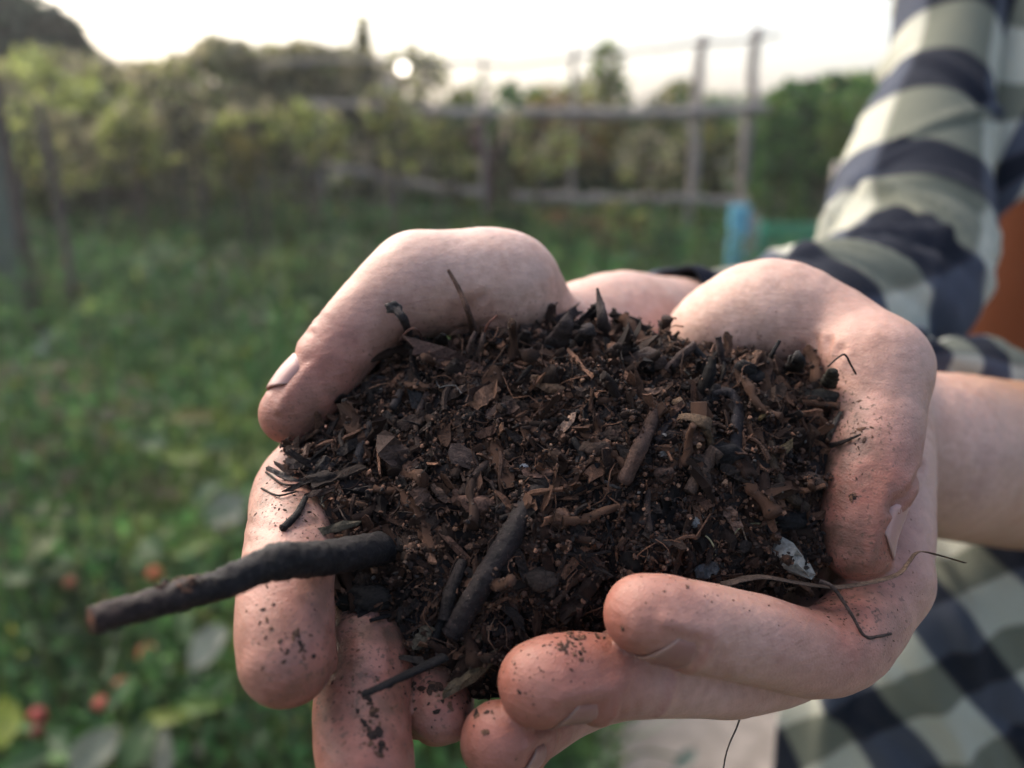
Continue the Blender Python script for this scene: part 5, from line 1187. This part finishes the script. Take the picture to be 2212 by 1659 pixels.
tube_at('bark_spike', [(1308,730),(1302,690,.2205),(1296,655,.221),(1290,622,.2215)], 40, 6, (.055,.040,.036), rp, parent=None, flat=.45, cat='bark', label='pointed dark bark sliver standing upright between the two palms')
tube_at('bent_stem', [(1788,792,.2045),(1812,771,.2035),(1826,767,.2035),(1838,788,.204),(1849,808,.2055)], 4, 5, (.05,.035,.03), rp, parent=None, sides=6, rough=.04, cat='stem', label='thin bent stem arching up at the top right of the compost')
tube_at('dry_grass_blade', [(1560,1262,.181),(1640,1246,.1835),(1720,1258,.186),(1800,1268,.187),(1880,1258,.187),(1940,1240,.186),(1962,1216,.186),(1985,1192,.187),(2030,1200,.19),(2085,1216,.193)], 26, 12, (.105,.068,.048), rp, parent=None, flat=.16, twist=5.0, n=70, sides=8, rough=.05, lift=0, cat='grass blade', label='long twisted brown grass blade trailing right over the wrist side')
tube_at('dry_stalk', [(1770,1255,.186),(1800,1270,.185),(1838,1325,.183),(1868,1374,.182),(1900,1374,.183),(1925,1369,.186)], 9, 6, (.06,.04,.033), rp, parent=None, n=60, sides=6, rough=.05, lift=0, cat='stem', label='thin brown stalk bent sharply against the right index finger')
tube_at('hanging_fibre', [(1606,1528,.186),(1592,1570,.185),(1576,1606,.1845),(1566,1640,.184),(1558,1700,.1835)], 4, 3, (.09,.075,.06), rp, parent=None, n=40, sides=6, rough=.05, lift=0, cat='fibre', label='hair thin fibre hanging below the right middle finger')
tube_at('dark_sliver', [(782,1502,.1595),(830,1480,.1605),(885,1455,.168),(960,1420,.175)], 20, 30, BLK, rp, parent=None, flat=.6, cat='twig', label='black sliver lying over the tip of the left middle finger')
pebble = [(1664,1222),(1668,1194),(1690,1164),(1716,1172),(1738,1196),(1757,1222),(1771,1246),(1758,1258),(1730,1250),(1700,1238)]
ring = np.array([P(x, y, .1905) for x, y in pebble]); cen = ring.mean(0); Vp = [cen - FWD * -.004 + UP * .0]
lay = []
for s_k, dz in [(1.0, .0035), (.96, .0012), (.72, -.0006), (.35, -.0014)]:
    lay.append(cen + (ring - cen) * s_k * (1 + .05 * rp.standard_normal((len(ring), 1))) + FWD * dz + FWD * .0005 * rp.standard_normal((len(ring), 1)))
Vp = np.vstack(lay + [cen - FWD * .0015, cen + FWD * .005]); m_ = len(ring); k = np.arange(m_); k2 = (k + 1) % m_
Fq = np.vstack([np.stack([i * m_ + k, (i + 1) * m_ + k, (i + 1) * m_ + k2, i * m_ + k2], -1) for i in range(3)])
Ft = np.vstack([np.stack([3 * m_ + k, np.full(m_, 4 * m_), 3 * m_ + k2], -1), np.stack([k2, np.full(m_, 4 * m_ + 1), k], -1)])
tag(place('stone', Vp, [Fq, Ft], simple_mat('pale stone', (.12,.106,.086), (.29,.26,.22), 600, .75, .5, .0006), None, smooth=False), 'pale beige angular stone wedged beside the right thumb tip', 'stone')

# crumbs of soil sticking to the skin --------------------------------------------------------------
g = Gather()
def stick_on(n, x, y, sx, sy, ang, s0, s1, stretch=1.0):
    stretch = 1 + (stretch - 1) * .35
    ca, sa = math.cos(ang), math.sin(ang)
    for _ in range(n):
        a, b = rp.normal(0, sx), rp.normal(0, sy); h = HAND_BVH.ray_cast(Vector(CAM), Vector(ray(x + a * ca - b * sa, y + a * sa + b * ca)))
        if h[0] is None: continue
        hp = HEAP_BVH.ray_cast(Vector(CAM), Vector(ray(x + a * ca - b * sa, y + a * sa + b * ca)))
        if hp[0] is not None and hp[3] < h[3]: continue
        nn = np.array(h[1]); nn = nn if np.dot(nn, ray(x, y)) < 0 else -nn
        s = s0 * (s1 / s0) ** (rp.random() ** 2)
        Vc, Fc = p_crumb(1 if s > .0011 else 0, rp); M = basis(nn[None], rp.standard_normal((1, 3)))[0]
        g.add((Vc * np.array([s * rp.uniform(1, stretch + .6), s, s * .55])) @ M.T + np.array(h[0]) + nn * s * .1, Fc, PAL[rp.integers(1, 5)] * 1.0)
for a in [(55,620,1370,60,50,.2,.0002,.0011,1.6),(14,650,1400,22,22,0,.0006,.0018),(60,600,1095,45,40,.3,.0002,.0008,2),(40,640,1140,40,30,0,.0003,.001,2),(22,580,1060,20,40,.2,.0003,.0009,2.5),
          (70,790,1560,55,60,.2,.0002,.0011,1.4),(26,800,1560,12,40,-.3,.0008,.002),(22,800,1480,50,30,0,.0004,.0013),(30,950,1500,40,18,0,.0004,.0016),(16,925,1485,20,9,0,.0006,.002),
          (60,1245,1395,24,26,.2,.0004,.0013),(30,1240,1380,40,12,-.2,.0005,.0015),(16,1040,1540,20,22,-.8,.0005,.0014),(20,1120,1440,40,20,-.5,.0003,.001),(40,1130,1480,50,50,0,.0002,.0006),
          (50,1770,1300,60,14,.45,.0004,.0013,1.6),(40,1800,1280,50,22,.5,.0002,.0008,2),(70,1470,1290,90,35,.1,.0001,.0005,1.5),(24,1560,1256,90,8,.05,.0003,.001),
          (40,1850,930,28,35,0,.0002,.0008,2),(16,1855,945,22,14,.2,.0005,.0013,2),(25,1830,1040,25,50,0,.0001,.0005,1.5),(60,1950,1170,28,70,.1,.0001,.0004,3),(50,1900,1330,60,40,-.3,.0001,.0004,2),
          (6,1840,1072,3,2,0,.0011,.0014,1.8),(14,1850,1200,30,25,0,.0001,.0005),(40,700,860,50,60,.7,.0001,.0003),(12,755,760,40,40,0,.0001,.0003),(6,1640,700,90,40,0,.0002,.0005),(30,1720,1300,160,70,0,.0001,.00035,1.5)]:
    stick_on(*a)
V, F, Cc = g.out()
tag(place('soil_crumbs', V, F, CRUMB_M, None, cols=Cc, smooth=False), 'dark soil crumbs clinging to the fingertips and thumbs', 'soil', kind='stuff')
